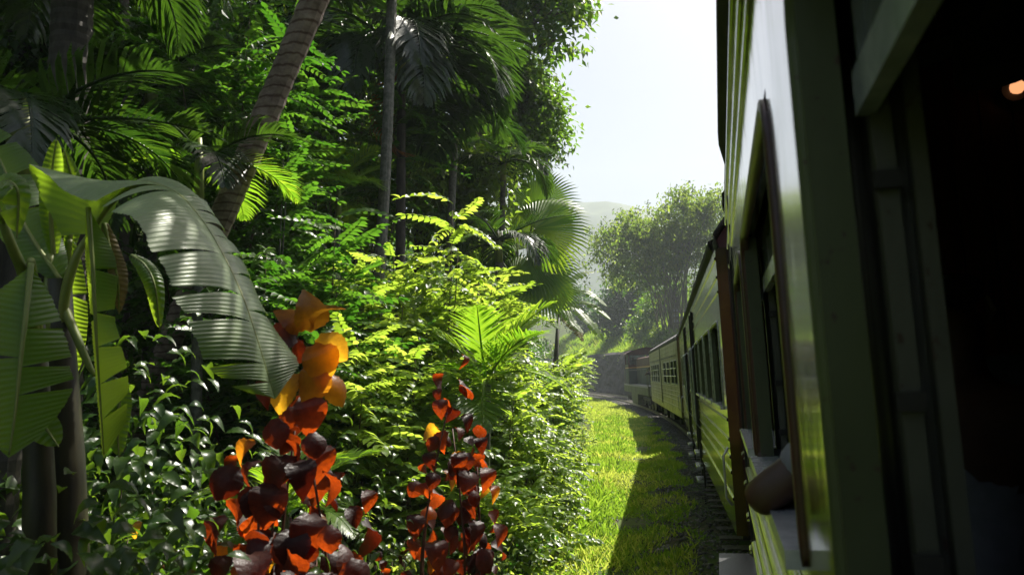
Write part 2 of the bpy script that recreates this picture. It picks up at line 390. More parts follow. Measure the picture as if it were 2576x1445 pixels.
def glass_mat():
    m, t, n = nodes('window_glass'); L = t.links.new
    out = n('ShaderNodeOutputMaterial'); g = n('ShaderNodeBsdfGlossy'); g.inputs['Roughness'].default_value = .04
    tr_ = n('ShaderNodeBsdfTransparent'); tr_.inputs['Color'].default_value = (.80,.88,.84,1)
    fr = n('ShaderNodeFresnel'); fr.inputs['IOR'].default_value = 1.5; mx = n('ShaderNodeMixShader')
    tc = n('ShaderNodeTexCoord'); nz = n('ShaderNodeTexNoise'); nz.inputs['Scale'].default_value = 6; L(tc.outputs['Object'], nz.inputs[0])
    df = n('ShaderNodeBsdfDiffuse'); df.inputs['Color'].default_value = (.34,.36,.40,1)  # bluish diffuse puts the reflected sky into the pane's colour
    mr = n('ShaderNodeMapRange'); mr.inputs[1].default_value = .35; mr.inputs[2].default_value = .75; mr.inputs[3].default_value = .35; mr.inputs[4].default_value = .75; L(nz.outputs[0], mr.inputs[0])
    m2 = n('ShaderNodeMixShader'); L(mr.outputs[0], m2.inputs[0]); L(tr_.outputs[0], m2.inputs[1]); L(df.outputs[0], m2.inputs[2])
    L(fr.outputs[0], mx.inputs[0]); L(m2.outputs[0], mx.inputs[1]); L(g.outputs[0], mx.inputs[2]); L(mx.outputs[0], out.inputs[0]); return m
P_glass = glass_mat()
P_clear = glass_mat(); P_clear.name = 'clear_glass'
for q_ in P_clear.node_tree.nodes:
    if q_.type == 'MAP_RANGE': q_.inputs[3].default_value = .02; q_.inputs[4].default_value = .12

ZB, ZT, ZG = 0.80, 3.46, 3.56       # bottom of side, cant rail, gutter
SILL, WTOP = 1.93, 2.79

def plate(mb, ys, zs, hole, xo, xi, skip_inner=False):
    """wall with openings: outer skin at xo, inner skin at xi, reveals round each hole"""
    sx = 1 if xi > xo else -1
    def quad(a, b, c, d): mb.poly([a, b, c, d], [(0, 1, 2, 3)])
    for i in range(len(ys) - 1):
        for j in range(len(zs) - 1):
            if hole(i, j): continue
            y0, y1, z0, z1 = ys[i], ys[i+1], zs[j], zs[j+1]
            quad((xo,y0,z0), (xo,y0,z1), (xo,y1,z1), (xo,y1,z0)); quad((xi,y0,z0), (xi,y1,z0), (xi,y1,z1), (xi,y0,z1))
            for (di, dj, a, b) in ((-1,0,(y0,z0),(y0,z1)), (1,0,(y1,z1),(y1,z0)), (0,-1,(y1,z0),(y0,z0)), (0,1,(y0,z1),(y1,z1))):
                ii, jj = i + di, j + dj
                if ii < 0 or jj < 0 or ii >= len(ys) - 1 or jj >= len(zs) - 1 or hole(ii, jj):
                    quad((xo,*a), (xi,*a), (xi,*b), (xo,*b))

def window_frame(y0, y1, z0, z1, xo, r=.11, side=-1):
    """rim: rounded top corners, squarer bottom corners"""
    def loop(g, rr):
        a, b, c, d = y0 + g, y1 - g, z0 + g, z1 - g; L_ = []
        r2 = .03
        for cx_, cz_, a0, q in ((b - rr, d - rr, 0, rr), (a + rr, d - rr, 90, rr), (a + r2, c + r2, 180, r2), (b - r2, c + r2, 270, r2)):
            for k in range(7):
                t = R_(a0 + k * 15); L_.append((cx_ + q * math.cos(t), cz_ + q * math.sin(t)))
        return L_
    s = side
    prof = [(-.010, .0, .12), (-.010, .008, .12), (.006, .011, .10), (.016, .006, .09), (.016, -.02, .09)]
    rows = []
    for g, out, rr in prof:
        rows.append([(xo + s * out, y, z) for y, z in loop(g, rr)])
    rows = [r_ + [r_[0]] for r_ in rows]
    return rows

def coach(idx, s, y0, y1, wins, doors, label, style, pmat):
    th = s / RAD; o = track(s, 0, Z0)
    root = empty('railway_coach', label, 'train carriage', o, (0, -PHI, th), 'carriages of the train')
    W = WHALF; T = .13
    for side in (-1, 1):
        xo, xi = side * W, side * (W - .045)
        if side == 1:
            wl = wins if style != 'near' else [wn for wn in wins]
        else: wl = wins
        ops = [(a, b, SILL, WTOP) for a, b in wl] + [(a, b, 1.18, 3.02) for a, b in doors]
        ys = sorted({y0, y1, *[q for o_ in ops for q in o_[:2]]}); zs = sorted({ZB, 1.18, SILL, WTOP, 3.02, ZT})
        def hole(i, j):
            cy_, cz_ = (ys[i] + ys[i+1]) / 2, (zs[j] + zs[j+1]) / 2
            return any(a < cy_ < b and c < cz_ < d for a, b, c, d in ops)
        mb = MB(); plate(mb, ys, zs, hole, xo, xi); mb.obj('side_wall', pmat, root)
        # inner lining
        ys2 = ys
        mb = MB(); plate(mb, ys2, zs, hole, side * (W - .10), side * (W - T)); mb.obj('inner_lining', P_inner, root)
        # beads and ribs
        def strip(z, h, d, gaps):
            cuts = sorted(gaps); a = y0 + .02; segs = []
            for g0, g1 in cuts:
                if g0 > a: segs.append((a, g0))
                a = max(a, g1)
            if a < y1 - .02: segs.append((a, y1 - .02))
            mb_ = MB()
            for a, b in segs:
                pr = [(0, -h/2), (d*.8, -h/3), (d, 0), (d*.8, h/3), (0, h/2)]
                mb_.grid([[(xo + side * (p - .001), yy, z + q) for p, q in pr] for yy in (a, b)])
            return mb_
        dg = [(a - .03, b + .03) for a, b in doors]
        for z, h, d in ((3.04, .03, .012), (3.18, .03, .012), (3.36, .035, .015)): strip(z, h, d, dg if z < 3.1 else []).obj('panel_bead', pmat, root, smooth=True)
        for z in ((1.86, 1.70, 1.50, 1.28, 1.06) if style == 'near' else (1.84, 1.66, 1.50, 1.36, 1.12)):
            strip(z, .05 if style == 'near' else .035, .022 if style == 'near' else .014, dg).obj('side_rib', pmat, root, smooth=True)
        for yy in [q for a, b in doors for q in (a, b)]:
            MB().box(*sorted((xo - side * .02, xo + side * (.004 if style == 'near' else .03))), yy - .03, yy + .03, ZB + .02, 3.38).obj('door_post', P_black, root)
        # downpipe / panel joints
        for k, yy in enumerate(np.arange(y0 + 1.3, y1 - .5, 2.35)):
            if not any(a - .1 < yy < b + .1 for a, b in list(wl) + list(doors)):
                MB().box(xo, xo + side * .004, yy - .008, yy + .008, ZB + .03, SILL - .1).obj('panel_joint', P_black, root)
        # windows
        for a, b in wl:
            rows = window_frame(a, b, SILL, WTOP, xo, side=side)
            if style == 'near' and side == -1 and a < 3.5 < b: rows = [[(x_, y_, z_) if False else (min(x_, 99) if False else x_ + .004, y_, z_) for x_, y_, z_ in q_] for q_ in rows[2:]]
            wf = MB().grid(rows).obj('window_frame', (P_jamb if (side == -1 and a < 3.5 < b) else P_rim) if style == 'near' else P_steel, root, smooth=True)
            # corner fillets
            mb = MB()
            for (cy_, sgn) in ((a, 1), (b, -1)):
                pts = [(xo - side * .01, cy_, WTOP)]
                for k in range(7):
                    t = R_(k * 15)
                    pts.append((xo - side * .01, cy_ + sgn * (.09 - .09 * math.sin(t)), WTOP - (.09 - .09 * math.cos(t))))
                mb.poly(pts, [tuple(range(len(pts)))])
                mb.poly([(p[0] - side * .03, p[1], p[2]) for p in pts], [tuple(range(len(pts)))])
            mb.obj('corner_fillet', P_jamb, wf)
            sl = MB().box(min(xo + side * .035, side * (W - T)), max(xo + side * .035, side * (W - T)), a + .006, b - .006, SILL - .012, SILL + .022).obj('window_sill', P_sill, root)
            for e, sg in ((a, 1), (b, -1)):        # jamb and sash guides
                MB().box(*sorted((side * (W - .004), side * (W - .05))), *sorted((e + sg * .003, e + sg * .030)), SILL + .02, WTOP - .01).obj('window_jamb', P_jamb, root)
                for q0, q1, wd in ((.078, .100, .035), (.118, .136, .03)):
                    g = MB().box(*sorted((side * (W - q0), side * (W - q1))), *sorted((e + sg * .003, e + sg * wd)), SILL + .02, WTOP - .005).obj('sash_guide', P_inner, root)
                    if style == 'near' and q0 < .1:
                        for zz in (2.03, 2.21, 2.47):
                            MB().box(*sorted((side * (W - q0 + .006), side * (W - q1 - .002))), *sorted((e + sg * wd, e + sg * (wd + .012))), zz, zz + .022).obj('sash_catch', P_black, g)
            # raised sash with its glass
            zs_ = 2.62 if style == 'near' else 2.52 + .1 * random.Random(int(a * 10)).random()
            xs = side * (W - .062)
            MB().box(min(xs, xs - side * .022), max(xs, xs - side * .022), a + .03, b - .03, zs_ - (.055 if style == 'near' else .03), zs_).obj('sash_rail', P_sill, root)
            MB().box(min(xs - side*.008, xs - side * .013), max(xs - side*.008, xs - side * .013), a + .03, b - .03, zs_ + .001, WTOP - .001).obj('sash_glass', P_glass, root)
        # gutter
        gy0, gy1 = y0 + .3, (y1 - 1.5 if style == 'near' else y1 - .2)
        gx = side * (W + .038)
        MB().grid([[(side * (W - .01), yy, ZT), (gx, yy, ZT + .055), (gx, yy, ZG + .02), (side * (W - .02), yy, ZG + .04)] for yy in (gy0, gy1)] +
                  [[(side * (W - .01), gy1 + .35, ZT), (side * (W + .005), gy1 + .35, ZT + .03), (side * (W + .005), gy1 + .35, ZG), (side * (W - .02), gy1 + .35, ZG + .02)]]).obj('gutter', P_black, root)
        # doors stand open inward, steps below
        for a, b in doors:
            MB().box(*sorted((side * (W - .14), side * (W - .18))), a + .02, b - .02, 1.2, 3.0).obj('door', P_red, root)
            for k in range(3):
                MB().box(*sorted((side * (W - .06), side * (W + .10))), a + .08, b - .08, .86 - k * .24, .90 - k * .24).obj('step', P_deckd if style == 'near' else P_sill, root)
            for yy in (a + .06, b - .06):
                MB().box(*sorted((side * (W - .04), side * (W - .01))), yy - .015, yy + .015, .3, .9).obj('step_hanger', P_black, root)
            for yy in ((a - .09, b + .09) if style != 'near' else ()):
                MB().tube([(xo, yy, 1.35), (xo + side * .06, yy, 1.42), (xo + side * .06, yy, 2.7), (xo, yy, 2.77)], .014, 8).obj('handrail', P_sill, root, smooth=True)
    # roof
    prof = [(W - .02, ZT), (W + .0, ZG), (W * .93, 3.70), (W * .75, 3.83), (W * .45, 3.92), (0, 3.95)]
    pr = [(-x, z) for x, z in prof] + [(x, z) for x, z in prof[-2::-1]]
    MB().grid([[(x, y, z) for x, z in pr] for y in np.linspace(y0 - .12, y1 + .12, 12)]).obj('roof', P_roof if style != 'near' else P_black, root, smooth=True)
    MB().grid([[(x * .96, y, z - .09) for x, z in pr] for y in (y0, y1)]).obj('ceiling', P_wood, root, smooth=True)
    for yy in np.arange(y0 + 1.6, y1, 2.6):
        MB().tube([(0, yy, 3.93), (0, yy, 4.02)], [.11, .11], 12).tube([(0, yy, 4.02), (0, yy, 4.06)], [.17, .13], 12).obj('roof_vent', P_black, root)
    # eave mouldings over the ends
    for ye, sg in ((y0, -1), (y1, 1)):
        MB().grid([[(x * 1.01, ye + sg * q, z + dz) for x, z in pr] for q, dz in ((.0, -.05), (.22, -.02), (.22, .02), (0, .03))]).obj('end_canopy', P_black, root, smooth=True)
        gw = .45
        e0, e1 = sorted((ye, ye - sg * .05))
        mb = MB()
        mb.box(-W + .002, -gw, e0, e1, ZB, ZT).box(gw, W - .002, e0, e1, ZB, ZT).box(-gw, gw, e0, e1, 3.05, ZT)
        pts = [(x * .985, ye, z - .02) for x, z in pr]
        mb.poly(pts, [tuple(range(len(pts)))])
        mb.obj('end_wall', P_red, root)
        for xa_, xb_ in ((-W + .004, -W + .10), (W - .10, W - .004)): MB().box(xa_, xb_, *sorted((ye, ye + sg * .012)), ZB, ZT).obj('corner_post', pmat, root)
        mb = MB()
        for k in range(7):
            a = ye + sg * (.02 + k * .055); g = .5 if k % 2 else .44
            for (xa, xb) in ((-g - .05, -g), (g, g + .05)): mb.box(xa, xb, *sorted((a, a + sg * .05)), 1.2, 3.02)
            mb.box(-g, g, *sorted((a, a + sg * .05)), 3.0, 3.06)
        mb.obj('gangway_bellows', P_black, root)
        for xx in (-.9, .9):
            MB().tube([(xx, ye, 1.0), (xx, ye + sg * .38, 1.0)], .09, 12).tube([(xx, ye + sg * .38, 1.0), (xx, ye + sg * .42, 1.0)], .2, 16).obj('buffer', P_black, root)
        if style != 'near': MB().tube([(-W - .01, ye - sg * .12, 1.05), (-W - .06, ye - sg * .12, 1.12), (-W - .06, ye - sg * .12, 1.5), (-W - .01, ye - sg * .12, 1.58)], .012, 8).obj('handrail', P_sill, root, smooth=True)
    MB().box(-W + .14, W - .14, y0 + .06, y1 - .06, 1.10, 1.16).obj('floor', P_floor, root)
    # underframe
    MB().box(-W + .06, -W + .16, y0 + .1, y1 - .1, .74, 1.02).box(W - .16, W - .06, y0 + .1, y1 - .1, .74, 1.02).box(-.2, .2, y0 + .1, y1 - .1, .8, 1.08).obj('underframe', P_black, root)
    for yb in (y0 + 2.6, y1 - 2.6):
        bg_ = MB().box(-1.12, -1.02, yb - 1.6, yb + 1.6, .42, .66).box(1.02, 1.12, yb - 1.6, yb + 1.6, .42, .66).box(-1.02, 1.02, yb - .25, yb + .25, .45, .75).obj('bogie', P_black, root)
        for yw in (yb - 1.15, yb + 1.15):
            for xx in (-.86, .86):
                MB().tube([(xx - .06, yw, .45), (xx + .06, yw, .45)], [.455, .455], 28).obj('wheel', P_rail_dark, bg_, smooth=False)
            MB().tube([(-.84, yw, .45), (.84, yw, .45)], .07, 10).obj('axle', P_black, bg_)
            for xx in (-1.13, 1.13): MB().box(xx - .07, xx + .07, yw - .14, yw + .14, .34, .58).obj('axle_box', P_black, bg_)
        for yw in (yb - .55, yb + .55):
            for xx in (-1.07, 1.07):
                pts = [(xx + .06 * math.cos(a), yw + .06 * math.sin(a), .45 + a * .3 / (2 * PI * 5)) for a in np.linspace(0, 2 * PI * 5, 50)]
                MB().tube(pts, .014, 5).obj('spring', P_black, bg_)
    for (ya, yb_) in ((-3.2, -1.2), (.6, 2.8)):
        MB().box(-1.25, -.5, ya, yb_, .38, .78).obj('equipment_box', P_black, root)
    # far-side light blockers and seats
    return root
P_rail_dark = solid('wheel_steel', (.03,.025,.022), (.07,.06,.055), rough=.5, scale=8, metal=.5)

NW = 1.61
near_w = [(YY - YM, YY - YM + NW) for YY in (-12.65, -10.7, -8.75, -6.8, -4.85, -2.9, -.66, 1.44)]
# the camera leans out of the seventh of these openings
near_w[6] = (-.66 - YM, 1.0 - YM)
near = coach(0, 0, -9.4, 9.45, near_w + [(7.08, 8.3)], [(8.5, 9.25)],
             'nearest coach filling the right of the view, its glossy side seen end on', 'near', P_side)
c2 = coach(1, 20, -8.75, 9.3, [(-8.38, -7.12), (-6.84, -5.62), (-5.32, -4.06), (-3.78, -2.5), (-.72, .52), (3.4, 4.6), (4.9, 6.1), (6.4, 7.6)], [(-2.30, -1.45), (2.1, 2.9)],
           'middle coach with a maroon end wall and glossy olive brown side', 'mid', P_side)
c3 = coach(2, 40, -9.2, 8.9, [(-8.55, -7.55), (-7.2, -6.0), (-5.25, -4.1), (-3.4, -2.1), (.85, 2.1), (2.7, 3.9), (4.3, 5.5), (6.1, 7.3)], [],
           'pale dirty cream coach with a rounded grey roof behind the locomotive', 'far', P_side3)
# tall downpipe on the third coach and bars across its windows
MB().box(-WHALF - .03, -WHALF + .0, -.42, -.28, 1.0, 3.5).obj('downpipe', P_sill_l, c3)
for a, b in ((-8.5, -1.9), (.7, 7.4)):
    for z in (2.22, 2.50): MB().tube([(-WHALF - .03, a, z), (-WHALF - .03, b, z)], .014, 6).obj('window_bar', P_sill, c3)
for k in range(14):
    yy = -8.3 + k * 1.15
    MB().box(-WHALF - .07, -WHALF, yy - .06, yy + .06, 2.93, 2.97).obj('rain_hood', P_steel, c3)
# step plate at the far end of the nearest coach
st = MB().box(-WHALF - .22, -WHALF + .10, 8.45, 9.3, 1.02, 1.05).obj('step_plate', P_deckd, near)
MB().box(-WHALF - .22, -WHALF + .10, 8.5, 9.25, .62, .65).obj('step_plate', P_deckd, near)
MB().poly([(-WHALF - .20, 8.46, 1.02), (-WHALF + .1, 8.46, 1.02), (-WHALF + .1, 8.46, .45), (-WHALF - .10, 8.46, .6)], [(0,1,2,3)]).poly([(-WHALF - .20, 8.49, 1.02), (-WHALF + .1, 8.49, 1.02), (-WHALF + .1, 8.49, .45), (-WHALF - .10, 8.49, .6)], [(0,1,2,3)]).obj('step_bracket', P_black, near)

# inside of the nearest coach: plank partition, far windows blocked against light, fan, lamp, seats
for k in range(24):
    x = -1.33 + k * .111
    MB().box(x, x + .106, 6.97, 6.995 + .004 * (k % 2), 1.17, 3.80 - .18 * (abs(x) / 1.3) ** 2).obj('wall_plank', P_wood, near)
MB().box(-1.34, 1.34, 7.01, 7.03, 1.17, 3.70).obj('partition', P_wood, near)
for a, b in near_w:
    MB().box(WHALF - .095, WHALF - .075, a - .02, b + .02, SILL - .02, WTOP + .02).obj('light_blocker', P_wood, near)  # unseen panels added over the far windows to keep the inside dark
MB().box(-1.34, 1.34, 2.2, 2.24, 1.17, 3.62).obj('partition', P_wood, near)  # unseen wall behind the camera, added to keep the inside dark
fan = MB().tube([(-.70, 6.35, 3.80), (-.70, 6.35, 3.42)], .028, 10).tube([(-.70, 6.35, 3.42), (-.70, 6.35, 3.15)], [.10, .115], 16).obj('fan_motor', P_black, near)
for k in range(3):
    a = k * 2 * PI / 3 + .4
    M = Matrix.Translation((-.70, 6.35, 3.30)) @ Matrix.Rotation(a, 4, 'Z') @ Matrix.Rotation(.3, 4, 'X')
    MB().box(.08, .34, -.055, .055, -.003, .003).obj('fan_blade', P_black, fan, M=M)
def lampmat():
    m, t, n = nodes('lit_bulb'); e = n('ShaderNodeEmission'); e.inputs['Color'].default_value = (1, .42, .18, 1); e.inputs['Strength'].default_value = .45
    out = n('ShaderNodeOutputMaterial'); t.links.new(e.outputs[0], out.inputs[0]); return m
lp = MB().tube([(-.44, 6.97, 3.29), (-.44, 6.93, 3.29)], [.05, .045], 14).obj('lamp_base', P_black, near)
MB().tube([(-.44, 6.93, 3.29), (-.44, 6.91, 3.29), (-.44, 6.89, 3.29), (-.44, 6.88, 3.29)], [.018, .026, .022, .008], 12).obj('lamp_bulb', lampmat(), lp)
seat_m = MB().box(-.5, .5, -.24, .24, .30, .44).mesh('seat', P_seat); back_m = MB().box(-.5, .5, -.05, .05, .44, 1.12).mesh('backrest', P_seat)
for yy in (3.1, 4.4, 5.62, 6.55):
    for xx in (-.82, .82):
        sroot = link('seat', seat_m, near, Matrix.Translation((xx, yy, 1.16)))
        link('backrest', back_m, sroot, Matrix.Translation((0, .28 if yy in (3.1, 5.62) else -.28, 0)))

# ---------------- locomotive
th = 58.9 / RAD
loco = empty('diesel_locomotive', 'green and maroon diesel locomotive at the head of the train', 'locomotive', track(58.9, 0, Z0), (0, -PHI, th))
MB().box(-1.48, 1.48, -8.2, 8.2, 1.44, 1.56).obj('deck', P_deck, loco)
MB().box(-1.50, -1.44, -8.2, 8.2, .98, 1.46).box(1.44, 1.50, -8.2, 8.2, .98, 1.46).box(-1.5, 1.5, -8.26, -8.2, .95, 1.56).box(-1.5, 1.5, 8.2, 8.26, .95, 1.56).obj('frame_sill', P_sill_l, loco)
MB().poly([(-1.5, -2.1, .98), (-1.5, -1.7, .25), (-1.5, 1.8, .25), (-1.5, 2.3, .98), (1.5, -2.1, .98), (1.5, -1.7, .25), (1.5, 1.8, .25), (1.5, 2.3, .98)], [(0,1,2,3),(4,7,6,5),(0,4,5,1),(1,5,6,2),(2,6,7,3)]).obj('fuel_tank', P_sill_l, loco)
def hood(x, y0, y1, z0, z1, mat, name): return MB().box(-x, x, y0, y1, z0, z1).obj(name, mat, loco)
hood(.80, -7.6, 4.4, 1.56, 2.76, P_green, 'engine_hood'); hood(.80, -7.6, 4.4, 2.84, 3.42, P_lred, 'engine_hood'); hood(.803, -7.6, 4.4, 2.76, 2.84, P_orange, 'stripe')
MB().grid([[(x, y, z) for x, z in ((-.80, 3.42), (-.66, 3.50), (0, 3.53), (.66, 3.50), (.80, 3.42))] for y in (-7.6, 4.4)]).obj('hood_top', P_lred, loco)
for k in range(11):
    y = -7.3 + k * 1.05
    for sx in (-1, 1): MB().box(*sorted((sx * .80, sx * .822)), y, y + .95, 1.66, 2.70).obj('hood_door', P_green, loco)
    for z in np.arange(1.8, 2.6, .11):
        if 3 < k < 9: continue
        MB().box(-.84, -.822, y + .1, y + .85, z, z + .05).obj('louvre', P_black, loco)
# cab
mb = MB(); y0c, y1c = 4.4, 7.0; hw = 1.42
for ye in (y0c, y1c):
    a, b = (ye, ye + .06) if ye == y0c else (ye - .06, ye)
    mb.box(-hw, hw, a, b, 2.84, 3.02).box(-hw, -hw + .10, a, b, 3.02, 3.92).box(hw - .10, hw, a, b, 3.02, 3.92).box(-.04, .04, a, b, 3.02, 4.0).box(-hw, hw, a, b, 3.78, 3.98)
mb.obj('cab_wall', P_lred, loco)
MB().box(-hw, -hw + .06, y0c + .06, y1c - .06, 2.84, 3.05).box(-hw, -hw + .06, y0c + .06, y1c - .06, 3.72, 3.92).box(-hw, -hw + .06, 5.5, 5.75, 3.05, 3.72).box(hw - .06, hw, y0c + .06, y1c - .06, 2.84, 3.92).obj('cab_side', P_sill_l, loco)
MB().box(-hw, hw, y0c, y1c, 1.56, 2.76).obj('cab_lower', P_green, loco); MB().box(-hw - .003, hw + .003, y0c - .003, y1c + .003, 2.76, 2.84).obj('stripe', P_orange, loco)
rp = [(-1.56, 3.86), (-1.50, 3.95), (-1.1, 4.12), (-.5, 4.28), (0, 4.32), (.5, 4.28), (1.1, 4.12), (1.50, 3.95), (1.56, 3.86)]
MB().grid([[(x, y, z) for x, z in rp] for y in (4.1, 7.3)]).grid([[(x, y, z - .05) for x, z in rp] for y in (4.1, 7.3)]).obj('cab_roof', P_lred, loco)
MB().poly([(x, 4.42, z - .02) for x, z in rp], [tuple(range(9))]).obj('cab_gable', P_lred, loco)
for x0, x1 in ((-1.3, -.06), (.06, 1.3)):
    for yy in (4.43, 6.96): MB().box(x0, x1, yy, yy + .008, 3.04, 3.77).obj('cab_window', P_clear, loco)
for yy in (-8.0, -7.4, 4.2, 7.9):
    for xx in (-1.44, 1.44): MB().tube([(xx, yy, 1.5), (xx, yy, 2.62)], .02, 8).obj('handrail_post', P_sill_l, loco)
for xx in (-1.44, 1.44): MB().tube([(xx, -8.0, 2.6), (xx, 4.2, 2.6)], .018, 8).obj('handrail', P_black, loco)
for yy in (-3.5, 0.5): MB().tube([(0, yy, 3.5), (0, yy, 3.72)], [.18, .16], 14).obj('exhaust_stack', P_black, loco)
for yb in (-5.2, 5.2):
    b_ = MB().box(-1.28, -1.14, yb - 2.0, yb + 2.0, .45, .80).box(1.14, 1.28, yb - 2.0, yb + 2.0, .45, .80).box(-1.1, 1.1, yb - .3, yb + .3, .4, .9).obj('bogie', P_black, loco)
    for yw in (yb - 1.5, yb, yb + 1.5):
        for xx in (-.86, .86): MB().tube([(xx - .07, yw, .5), (xx + .07, yw, .5)], .5, 28).obj('wheel', P_rail_dark, b_)
        for xx in (-1.3, 1.3): MB().box(xx - .06, xx + .06, yw - .16, yw + .16, .36, .64).obj('axle_box', P_black, b_)
for xx in (-.9, .9):
    for ye, sg in ((-8.26, -1), (8.26, 1)): MB().tube([(xx, ye, 1.05), (xx, ye + sg * .4, 1.05)], .09, 12).tube([(xx, ye + sg * .4, 1.05), (xx, ye + sg * .45, 1.05)], .22, 16).obj('buffer', P_black, loco)

# ---------------- people
M_skin = solid('brown_skin', (.05,.022,.013), (.08,.036,.022), rough=.5, scale=12)
M_hair = solid('black_hair', (.008,.007,.006), (.015,.012,.01), rough=.5, scale=60)
M_white = solid('pale_shirt', (.16,.16,.19), (.20,.20,.24), rough=.8, scale=20)
M_navy = solid('slate_shirt', (.02,.022,.036), (.03,.034,.05), rough=.85, scale=20)
M_dark = solid('dark_clothes', (.015,.015,.018), (.03,.03,.035), rough=.85, scale=20)
M_trs = solid('trousers', (.03,.03,.035), (.05,.05,.06), rough=.85, scale=20)
def skinned(name, J, E, rad, mat, parent, root=0, lvl=2):
    me = bpy.data.meshes.new(name); me.from_pydata([tuple(p) for p in J], E, []); me.materials.append(mat)
    o_ = link(name, me, parent)
    md = o_.modifiers.new('skin', 'SKIN')
    for i, r in enumerate(rad):
        sv = me.skin_vertices[0].data[i]; sv.radius = (r, r) if not hasattr(r, '__len__') else r; sv.use_root = (i == root)
    md.use_smooth_shade = True
    s_ = o_.modifiers.new('subsurf', 'SUBSURF'); s_.levels = lvl; s_.render_levels = lvl
    return o_
def person(label, M, shirt, J=None, hands=True):
    """seated by default; joints in metres, +Y forward, seat at z = 0"""
    root = empty('person', label, 'person'); root.matrix_world = M
    D = dict(pel=(0,0,.10), sp1=(0,-.01,.26), sp2=(0,0,.42), chest=(0,.01,.52), neck=(0,.01,.62), head0=(0,.03,.71), head1=(0,.03,.80),
             lsh=(-.18,0,.54), lel=(-.25,.06,.28), lwr=(-.17,.28,.18), lha=(-.14,.35,.17), rsh=(.18,0,.54), rel=(.25,.06,.28), rwr=(.17,.28,.18), rha=(.14,.35,.17),
             lhip=(-.10,.02,.08), lkn=(-.13,.44,.12), lan=(-.13,.46,-.32), lto=(-.14,.60,-.36), rhip=(.10,.02,.08), rkn=(.13,.44,.12), ran=(.13,.46,-.32), rto=(.14,.60,-.36))
    if J: D.update(J)
    Rr = dict(pel=.14, sp1=(.13,.10), sp2=(.14,.11), chest=(.14,.105), neck=.055, head0=.075, head1=.088, lsh=.062, lel=.045, lwr=.03, lha=.036, rsh=.062, rel=.045, rwr=.03, rha=.036,
              lhip=.09, lkn=.062, lan=.042, lto=.035, rhip=.09, rkn=.062, ran=.042, rto=.035)
    K = list(D); ix = {k: i for i, k in enumerate(K)}
    E = [('pel','sp1'),('sp1','sp2'),('sp2','chest'),('chest','neck'),('neck','head0'),('head0','head1'),('chest','lsh'),('lsh','lel'),('lel','lwr'),('lwr','lha'),('chest','rsh'),('rsh','rel'),('rel','rwr'),('rwr','rha'),
         ('pel','lhip'),('lhip','lkn'),('lkn','lan'),('lan','lto'),('pel','rhip'),('rhip','rkn'),('rkn','ran'),('ran','rto')]
    skinned('body', [D[k] for k in K], [(ix[a], ix[b]) for a, b in E], [Rr[k] for k in K], M_skin, root)
    # shirt with short sleeves
    def mid(a, b, t): return tuple(Vector(D[a]).lerp(Vector(D[b]), t))
    S = [D['pel'], D['sp1'], D['sp2'], D['chest'], mid('chest','neck',.45), D['lsh'], mid('lsh','lel',.72), D['rsh'], mid('rsh','rel',.72)]
    skinned('shirt', S, [(0,1),(1,2),(2,3),(3,4),(3,5),(5,6),(3,7),(7,8)], [.158,(.15,.12),(.155,.125),(.158,.12),.075,.08,.068,.08,.068], shirt, root)
    T = [D['pel'], D['lhip'], D['lkn'], mid('lkn','lan',.9), D['rhip'], D['rkn'], mid('rkn','ran',.9)]
    skinned('trousers', T, [(0,1),(1,2),(2,3),(0,4),(4,5),(5,6)], [.150,.105,.08,.06,.105,.08,.06], M_trs, root)
    h = Vector(D['head1'])
    skinned('hair', [tuple(h + Vector((0,-.03,.0))), tuple(h + Vector((0,-.01,.035)))], [(0,1)], [.088,.090], M_hair, root, lvl=2)
    mb = MB(); mb.poly([h + Vector((-.012,.085,-.055)), h + Vector((.012,.085,-.055)), h + Vector((0,.115,-.05)), h + Vector((0,.088,-.005))], [(0,1,2),(0,2,3),(2,1,3)]); mb.obj('nose', M_skin, root)
    for sx in (-1, 1):
        MB().tube([h + Vector((sx*.034,.078,-.012)), h + Vector((sx*.034,.086,-.012))], [.012,.009], 8).obj('eye', M_hair, root)
        MB().tube([h + Vector((sx*.083,.0,-.05)), h + Vector((sx*.094,-.01,-.02)), h + Vector((sx*.084,-.01,.01))], [.01,.014,.008], 8).obj('ear', M_skin, root)
    if hands:
        for a, b, nm in (('lwr','lha',-1), ('rwr','rha',1)):
            d = (Vector(D[b]) - Vector(D[a])).normalized(); u = Vector((0,0,1)); sd_ = d.cross(u)
            if sd_.length < .1: sd_ = Vector((1,0,0))
            sd_.normalize(); up = sd_.cross(d)
            P0 = Vector(D[b]); pts = []; ed = []; rd = []
            for k, Lf in enumerate((.062,.072,.068,.052)):
                q = P0 + sd_ * (-.027 + .018 * k) + d * .02; i0 = len(pts)
                pts += [q, q + d*Lf*.5 - up*.006, q + d*Lf*.85 - up*.022]; rd += [.0095,.0085,.007]; ed += [(i0,i0+1),(i0+1,i0+2)]
                MB().tube([tuple(p) for p in pts[-3:]], [.0095,.0085,.0065], 7).obj('finger', M_skin, root, smooth=True)
            q = P0 - sd_ * .03 * nm; MB().tube([q - d*.03, q - sd_*.022*nm + d*.01, q - sd_*.024*nm + d*.035], [.012,.011,.008], 7).obj('thumb', M_skin, root, smooth=True)
    return root
